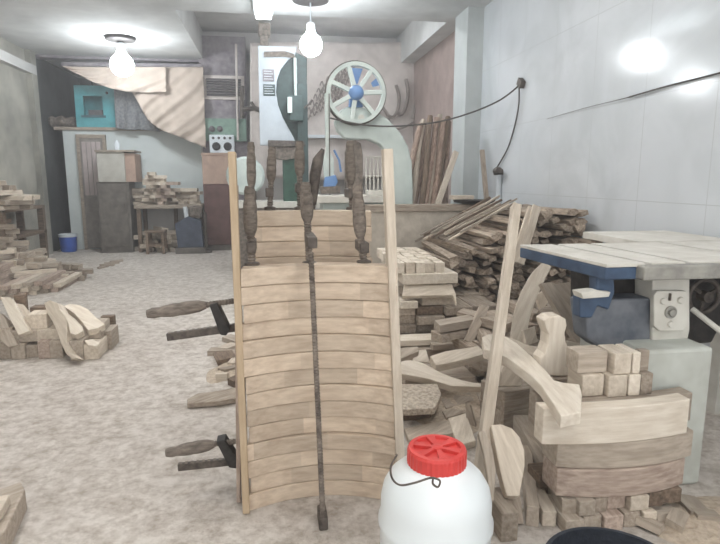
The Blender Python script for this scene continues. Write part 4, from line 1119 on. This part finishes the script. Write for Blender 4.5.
# pieces on the floor left of the stack
plate('flat_scrap', W_GREY, ((187, 399), (198, 393), (215, 391), (226, 389), (240, 386), (240, 397), (220, 401), (187, 403.5)), fl(200, 402, .035), (0, -.1, 1), .03, 'flat grey scrap lying left of the clamped stack', 'scrap')
for i, (x, y, s, m) in enumerate(((219, 354, .09, W_GREY), (229, 351, .1, W_MID), (225, 361, .12, W_DARK), (236, 358, .09, W_GREY), (229, 373, .07, W_GREY), (236, 366, .08, W_MID), (233, 342, .1, W_MID), (222, 380, .05, W_PALE), (237, 384, .07, W_DARK))):
    p = fl(x, y)
    piece('rubble_scrap', (s*1.5, s, .04, 60+i, False), m, (p.x, p.y, .002), .9*i, 0, 'grey scrap in the small rubble left of the clamped stack', 'scrap', 'rubble left of the clamped stack')

# ================================================================== RIGHT FOREGROUND PILE
YC = 1.73
def arcboard(x0, x1, y0, y1, Y, m, label, sag=-.045, thick=.11, z0=None, h=None, grp=None):
    a, b = at(x0, y1, Y), at(x1, y1, Y); tpz = at(x0, y0, Y).z
    z0 = a.z if z0 is None else z0; h = tpz-z0 if h is None else h
    mb, x = arc_mb((a.x, Y), (b.x, Y), sag, thick, z0, h)
    return tag(mb.build('curved_rail', m, None, axis=x, bevel=.004), label, 'rail', grp), z0+h
# blocks on the floor, two courses
zA = at(610, 491, YC).z*.5
xsA = [(565, 583), (584, 602), (603, 622), (624, 640), (642, 655), (658, 674)]
labA = ['leftmost block of the bottom row behind the black tub', 'second block of the bottom row behind the black tub', 'third block of the bottom row behind the black tub', 'fourth block of the bottom row behind the black tub', 'fifth, narrow block of the bottom row behind the black tub', 'rightmost block of the bottom row behind the black tub']
for i, (x0, x1) in enumerate(xsA[:5]):
    a, b = at(x0, 530, 1.67), at(x1, 530, 1.67)
    block('wood_block', (W_MID, W_MID, W_PINK, W_GREY, W_PALE, W_MID)[i], (a.x, 1.665+.01*(i % 2), 0), (b.x, 1.84, zA), labA[i], 'block', 'two rows of blocks under the curved rails')
zB = zz(491, YC, 610)
labB = ['pale slanted', 'dusty', 'pale lit', 'second pale lit', 'dark', 'dark grey end']
for i, (x0, x1) in enumerate(((572, 588), (589, 601), (603, 621), (622, 640), (642, 656), (657, 676))):
    a, b = at(x0, 500, YC), at(x1, 500, YC)
    block('wood_block', (W_MID, W_GREY, W_PINK, W_PALE, W_DARK, W_DARK)[i], (a.x, YC-.05+.012*(i % 3), zA+.001), (b.x, YC+.12, zB), labB[i]+' block in the upper block row right under the curved rails', 'block', 'two rows of blocks under the curved rails')
o, z1 = arcboard(556, 682, 469, 492, YC, W_PINK, 'lowest curved rail of the pile before the saw pedestal', z0=zB+.001)
o, z2 = arcboard(556, 690, 441, 468, YC+.01, W_MID, 'second curved rail from the bottom, dusty, before the saw pedestal', z0=z1+.001)
o, z3 = arcboard(542, 686, 409, 441, YC-.01, W_CREAM, 'wide cream curved rail on the pile before the saw pedestal', sag=-.03, thick=.065, z0=z2+.001)
o, z3b = arcboard(553, 688, 402, 441, YC+.085, W_GREY, 'dusty curved rail right behind the wide cream rail', sag=-.03, thick=.07, z0=z2+.001)
# rails behind, their ends show at the left
for i, (x0, y0, y1, zb, lab) in enumerate(((534, 395, 440, z2+.001, 'narrow rail end sticking out left behind the wide cream rail'), (545, 441, 468, z1+.001, 'curved rail whose left end shows behind the second rail'), (546, 468, 492, zB+.001, 'curved rail whose left end shows behind the lowest rail'))):
    arcboard(x0, 632, y0, y1, YC+.19, (W_MID, W_PALE, W_MID)[i], lab, sag=-.03, thick=.05, z0=zb)
for i, (x0, x1) in enumerate(((555, 590), (594, 632))):
    a, b = at(x0, 530, YC), at(x1, 530, YC)
    block('wood_block', W_DARK, (a.x, YC+.14, 0), (b.x, YC+.24, zB), 'dark block standing behind the block rows under the rails', 'block', 'blocks behind the two rows')
# two courses of small blocks on top, before the motor housing
YD = min(1.85, fl(600, 383, z3b).y)
zD2 = zz(354, YD-.02, 610)
dz = z3b
labs1 = ['leftmost slanted block of the lower course below the motor housing', 'second block of the lower course below the motor housing', 'third block of the lower course below the motor housing', 'grey right end block of the lower course below the motor housing']
zlo = z3b+.001; hh = (zD2-zlo)/2
for i, ((x0, x1), m) in enumerate(zip(((582, 604), (605, 624), (625, 637), (638, 650)), (W_PALE, W_PALE, W_CREAM, W_GREY))):
    block('short_block', m, (at(x0, 370, YD).x, YD-.03+(.02 if i == 0 else .0)+(.005 if i == 3 else 0), zlo), (at(x1, 370, YD).x-.002, YD+(.1 if i < 3 else .03), zlo+hh), labs1[i], 'block', 'blocks below the motor housing')
labs2 = ['leftmost wide block of the upper course below the motor housing', 'second block of the upper course below the motor housing', 'third narrow pale block of the upper course below the motor housing', 'grey right end block of the upper course below the motor housing']
for i, ((x0, x1), m) in enumerate(zip(((579, 609), (611, 628), (629, 637), (638, 649)), (W_MID, W_PALE, W_CREAM, W_GREY))):
    block('short_block', m, (at(x0, 370, YD).x, YD-.02+(.03 if i == 0 else 0)+(.02 if i == 3 else 0), zlo+hh+.001), (at(x1, 370, YD).x-.002, YD+(.1 if i < 3 else .03), zlo+2*hh), labs2[i], 'block', 'blocks below the motor housing')
# stack that carries the hourglass block
YE = YC+.3
for k in range(5):
    hq = min(at(543, 376, YE+.02).z, at(572, 376.5, YE+.02).z)/5
    block('under_block', (W_GREY, W_MID)[k % 2], (at(550, 430, YE).x, YE, k*hq+.0005), (at(578, 430, YE).x, YE+.2, (k+1)*hq), 'grey block in the column under the hourglass shaped block', 'block', 'blocks under the hourglass block')
zh = 5*hq+.001
# hourglass shaped block, standing
YG = YE+.02
hg = [(543, 376), (540.5, 368), (541, 359), (545, 354), (548, 345), (549, 335), (546, 328), (544, 321), (550, 317), (560, 316), (566, 319), (567, 326), (565, 333), (566, 343), (570, 351), (576, 357), (578.5, 362), (577, 373), (572, 376.5)]
pts = [at(x, y, YG) for x, y in hg]
dzz = zh-min(p.z for p in pts)
pts = [p+Vector((0, 0, dzz)) for p in pts]
tag(MB().prism(pts, (0, .075, 0)).build('shaped_block', W_CREAM, None, axis=(0, 0, 1), bevel=.005), 'hourglass shaped pale block standing left of the motor housing', 'block')
# S-curved leg blank lying across
S = [(482, 337), (488, 334), (497, 334), (506, 336.5), (517, 343), (526, 351), (535, 359), (545, 369), (554, 380), (564, 382.5), (579.5, 384), (582, 394), (581, 412), (561, 416), (553, 403), (541, 385), (532, 376), (522, 368), (507, 357.5), (496, 352), (484, 349)]
plate('curved_leg_blank', W_CREAM, S, Vector((1, 2, z3+.047)), (0, -.03, 1), .045, 'large S-curved pale leg blank lying across the pile beside the leaning batten', 'leg blank')
plate('curved_leg_blank', W_PALE, [(505, 336), (514, 339), (528, 345), (543, 347), (546, 352), (541, 358), (533, 356), (522, 350), (512, 344)], at(528, 349, 2.42), (-.1, -.6, .8), .04, 'short pale curved blank behind the large S-curved leg blank', 'leg blank')
# bowed slat leaning left under the table
SL = strip([(548, 264), (538, 277), (529, 295), (522, 315), (517, 345)], [9, 15, 17, 17, 16])
plate('bowed_slat', W_CREAM, SL, at(527, 310, 2.9), (-.35, -.85, .35), .03, 'bowed pale slat leaning against the heap under the blue table corner', 'slat')
# boards and scraps in the shade under the table
for i, (pts, Y, m, nrm, lab) in enumerate((
    ([(541, 283), (552, 282), (579, 318), (588, 342), (583, 352), (566, 325)], 2.9, W_MID, (.2, -.8, .5), 'long slanted board under the blue table bracket'),
    ([(548, 285), (578, 281), (579, 316), (571, 310), (556, 292)], 3.05, W_MID, (.1, -.9, .3), 'wide pale panel leaning under the blue table edge'),
    ([(523, 330), (535, 326), (538, 342), (527, 346)], 2.72, W_PALE, (0, -.9, .4), 'small pale block end beside the bowed slat under the table'),
    ([(538, 310), (552, 303), (566, 312), (548, 318)], 3.0, W_GREY, (0, -.5, .8), 'grey scrap lying under the table behind the hourglass block'),
    ([(566, 340), (590, 345), (590, 352), (568, 350)], 2.75, W_PALE, (0, -.7, .6), 'pale scrap edge-on behind the hourglass block'),
    ([(536, 296), (545, 288), (549, 302), (541, 310)], 3.1, W_PALE, (0, -.8, .5), 'small tilted scrap between bowed slat and slanted board'))):
    plate('scrap_board', m, pts, at(*pts[0], Y), nrm, .03, lab, 'board')
rr = random.Random(77)
for k in range(7):
    for i in range(7):
        x = 1.22+i*.13
        if k*.06 > .30 + .02*i: continue
        piece('scrap_stick', (.42, .1, .058, 80+(i+k) % 7, (i+k) % 4 == 0), (W_HEAP, W_GREY, W_MID)[(i*2+k) % 3], (x+rr.uniform(-.03, .03), 3.3+rr.uniform(-.1, .1), k*.06), rr.choice((1.57, 1.3, .2, 1.9))+rr.uniform(-.2, .2), 0, 'scrap stick in the dim low pile beneath the saw table', 'stick', 'scraps beneath the saw table')
# pair of dark blocks with a wedge on top
YK = 2.5
a, b = at(496, 430, YK), at(534, 430, YK)
zk = .2/2
block('dark_block', W_GREY, (a.x, YK, 0), (b.x, YK+.2, .098), 'lower grey block of the pair behind the leaning batten', 'block', rz=.25)
block('dark_block', W_GREY, (a.x, YK, .099), (b.x, YK+.2, .205), 'upper grey block of the pair behind the leaning batten', 'block', rz=.25)
plate('wedge_block', W_PALE, [(499, 386), (501, 372), (505, 362), (517, 362), (523, 378), (522, 386)], (0, YK+.06, .206), (-.1, -.9, .42), .06, 'light wedge standing on the pair of grey blocks', 'wedge')
# curved legs and boards on the floor between barrel and rails
CLg = [(491, 425), (501, 424), (512, 428), (520, 437), (524.5, 450), (525, 465), (522, 482), (519.5, 496), (507, 496), (503, 482), (499, 466), (496, 450)]
plate('curved_leg_blank', W_PALE, CLg, at(512, 494, 1.73), (-.12, -.72, .68), .06, 'curved pale leg blank leaning just right of the white barrel', 'leg blank')
pa1, pb1 = at(501, 533, 1.665), at(518, 533, 1.665)
block('end_block', W_GREY, (pa1.x, 1.665, 0), (pb1.x, 1.83, at(510, 513, 1.665).z), 'grey block on the floor under the curved leg by the barrel', 'block')
CL2 = [(478, 432), (484, 430), (492, 445), (496, 470), (494, 500), (489, 505), (488, 480), (484, 455)]
plate('curved_leg_blank', W_MID, CL2, at(490, 500, 1.7), (-.2, -.75, .6), .04, 'narrow curved blank squeezed between barrel and the curved pale leg', 'leg blank')
CL3 = [(500, 470), (506, 462), (514, 470), (519, 486), (522, 505), (524, 524), (514, 524), (510, 505), (506, 488)]
plate('curved_leg_blank', W_GREY, CL3, at(519, 522, 1.74), (.1, -.8, .5), .04, 'shaded curved blank behind the curved pale leg near the black tub', 'leg blank')
for i, (x0, y0, x1, y1, w_, t_, m, lab) in enumerate(((520, 436, 571, 528, .075, .11, W_MID, 'long board on edge pointing away beside the curved rails'), (512, 452, 549, 527, .05, .06, W_PALE, 'long batten on the floor left of the board on edge'), (525, 462, 532, 527, .045, .08, W_MID, 'batten on the floor right of the curved pale leg'))):
    a, b = fl(x1, y1), fl(x0, y0)
    a.z = b.z = t_/2+.001
    plank('floor_batten', m, a, b, w_, t_, lab, 'batten')

# ================================================================== LEFT FOREGROUND PILE OF CURVED PARTS
YL = 4.1
GL = 'curved parts in the left floor pile'
def lb(x0, x1, y0, y1, Y, d, m, lab, z0=None):
    a, b = at(x0, y1, Y), at(x1, y0, Y)
    zz0 = max(0, a.z) if z0 is None else z0
    return block('sawn_blank', m, (a.x, Y, zz0), (b.x, Y+d, b.z), lab, 'blank', bevel=.006)
lb(-12, 10, 342, 356, YL, .25, W_GREY, 'grey blank at the left edge under the left floor pile', 0)
lb(11, 24, 344, 355, YL-.02, .28, W_MID, 'small blank end at the bottom left of the left floor pile', 0)
lb(25, 37, 345, 355, YL+.01, .28, W_GREY, 'second blank end along the bottom of the left floor pile', 0)
lb(38, 49, 341, 354, YL-.03, .3, W_PINK, 'third blank end along the bottom of the left floor pile', 0)
lb(50, 62, 341, 353.5, YL-.03, .3, W_MID, 'fourth blank end along the bottom, left of the big curved part', 0)
lb(70, 82, 341, 357, YL-.12, .22, W_MID, 'brown blank end right of the big curved part in the left pile', 0)
lb(83, 98, 344, 356, YL-.1, .25, W_PALE, 'pale blank end at the lower right of the left floor pile', 0)
lb(98, 111, 331, 350, YL+.12, .2, W_MID, 'outermost right blank of the left floor pile', 0)
lb(102, 113.5, 316, 340, YL+.33, .06, W_DARK, 'dark thin blank standing at the right end of the left floor pile', 0)
hb = zz(342, YL, 50)
lb(-12, 12, 328, 342, YL+.02, .25, W_GREY, 'grey blank in the second layer at the left edge of the floor pile', hb+.001) 
lb(13, 36, 330, 344, YL+.02, .26, W_MID, 'blank in the second layer below the slanted flat board', hb+.001)
lb(37, 58, 329, 341, YL+.03, .26, W_PALE, 'pale blank in the second layer left of the big curved part', hb+.001)
lb(70, 100, 326, 342, YL+.03, .25, W_MID, 'wide blank in the second layer right of the big curved part', hb+.001)
lb(27, 46, 314, 329, YL+.06, .2, W_PALE, 'blank in the top layer beside the slanted flat board', zz(329, YL+.06, 40))
lb(30, 45, 307, 313.5, YL+.2, .1, W_DARK, 'dark flat blank at the back of the left floor pile', zz(322, YL+.2, 40))
lb(14, 24, 295, 303, YL+.22, .06, W_DARK, 'small dark blank end poking up at the back of the left pile', zz(322, YL+.22, 20))
plate('flat_board', W_CREAM, [(0, 297), (10, 297), (20, 313), (29.5, 331), (18, 335), (8, 315)], at(20, 333, YL-.02), (-.15, -.8, .55), .05, 'slanted flat cream board at the top left of the floor pile', 'board')
plate('curved_part', W_PALE, [(15, 303), (23, 304), (30, 312), (26, 320), (25, 326), (18, 311)], at(22, 318, YL+.12), (.1, -.7, .7), .05, 'small curved pale part right of the slanted flat board', 'curved part')
plate('curved_part', W_MID, [(0, 312), (5, 318), (10, 330), (18, 345), (8, 347), (0, 340)], at(8, 345, YL-.04), (-.1, -.8, .5), .06, 'shaded curved part under the slanted flat board', 'curved part')
plate('curved_part', W_PALE, [(44, 303), (50, 300), (57, 303), (61, 311), (66, 319), (67, 330), (66.5, 342), (69, 352), (77, 358), (72, 359), (66, 354), (61, 344), (57, 332), (52, 321), (47, 313)], at(70, 356, YL-.2), (-.45, -.75, .5), .07, 'big S-curved part standing at the front of the left floor pile', 'curved part')
plate('curved_part', W_CREAM, [(58, 308), (63, 310), (73, 317), (82, 326), (83, 331), (76, 335), (70, 333), (68, 322), (63, 314)], at(75, 333, YL-.1), (.05, -.65, .75), .06, 'curved pale part lying right of the big S-curved part', 'curved part')
plate('curved_part', W_CREAM, [(63, 306), (70, 303.5), (80, 305), (88, 309), (96, 317), (105, 324), (98, 328), (88, 330), (82, 322), (74, 313)], at(90, 326, YL+.02), (.1, -.5, .85), .06, 'broad curved part on top right of the left floor pile', 'curved part')
plate('curved_part', W_CREAM, [(84, 340), (93, 339), (100, 343), (96, 346), (88, 345)], at(92, 343, YL-.1), (0, -.3, .95), .03, 'small flat pale piece at the lower right of the left floor pile', 'curved part')
# pieces in the near left corner
pts = [fl(x, y, .09) for x, y in ((-14, 494), (21, 481), (25, 489), (4, 533), (-14, 548))]
tag(MB().prism(pts, (0, 0, -.088)).build('corner_blank', W_MID, None, axis=pts[1]-pts[0], bevel=.006), 'brown blank lying in the near left corner of the floor', 'blank')
pts = [fl(x, y, .13) for x, y in ((-14, 497), (10, 494), (2, 508), (-14, 526))]
tag(MB().prism(pts, (0, 0, -.039)).build('corner_blank', W_PALE, None, axis=pts[1]-pts[0], bevel=.005), 'paler small blank on top of the brown corner blank', 'blank')


# dust haze hanging in the air of the shop
hm = bpy.data.materials.new('dust_haze'); hm.use_nodes = True
hn = hm.node_tree; hn.nodes.clear()
ho = hn.nodes.new('ShaderNodeOutputMaterial'); hv = hn.nodes.new('ShaderNodeVolumeScatter')
hv.inputs['Color'].default_value = (.97, .98, 1, 1); hv.inputs['Density'].default_value = .019; hv.inputs['Anisotropy'].default_value = .35
hn.links.new(hv.outputs[0], ho.inputs['Volume'])
hz = MB().b2((WL-.4, YF-.5, -.3), (WR+.4, 13.4, CZ+.4)).build('dust_haze', hm); hz['kind'] = 'stuff'
tag(hz, 'thin pale dust haze hanging in the air of the whole shop', 'haze')

# ================================================================== LIGHT, LOOK
w = bpy.data.worlds.new('world'); sc.world = w; w.use_nodes = True
bg = w.node_tree.nodes['Background']
bg.inputs['Color'].default_value = (1.0, .99, .975, 1); bg.inputs['Strength'].default_value = 1.7
sc.view_settings.view_transform = 'Standard'; sc.view_settings.look = 'None'
sc.view_settings.gamma = 1; sc.view_settings.exposure = 0.34
sc.view_settings.use_curve_mapping = False
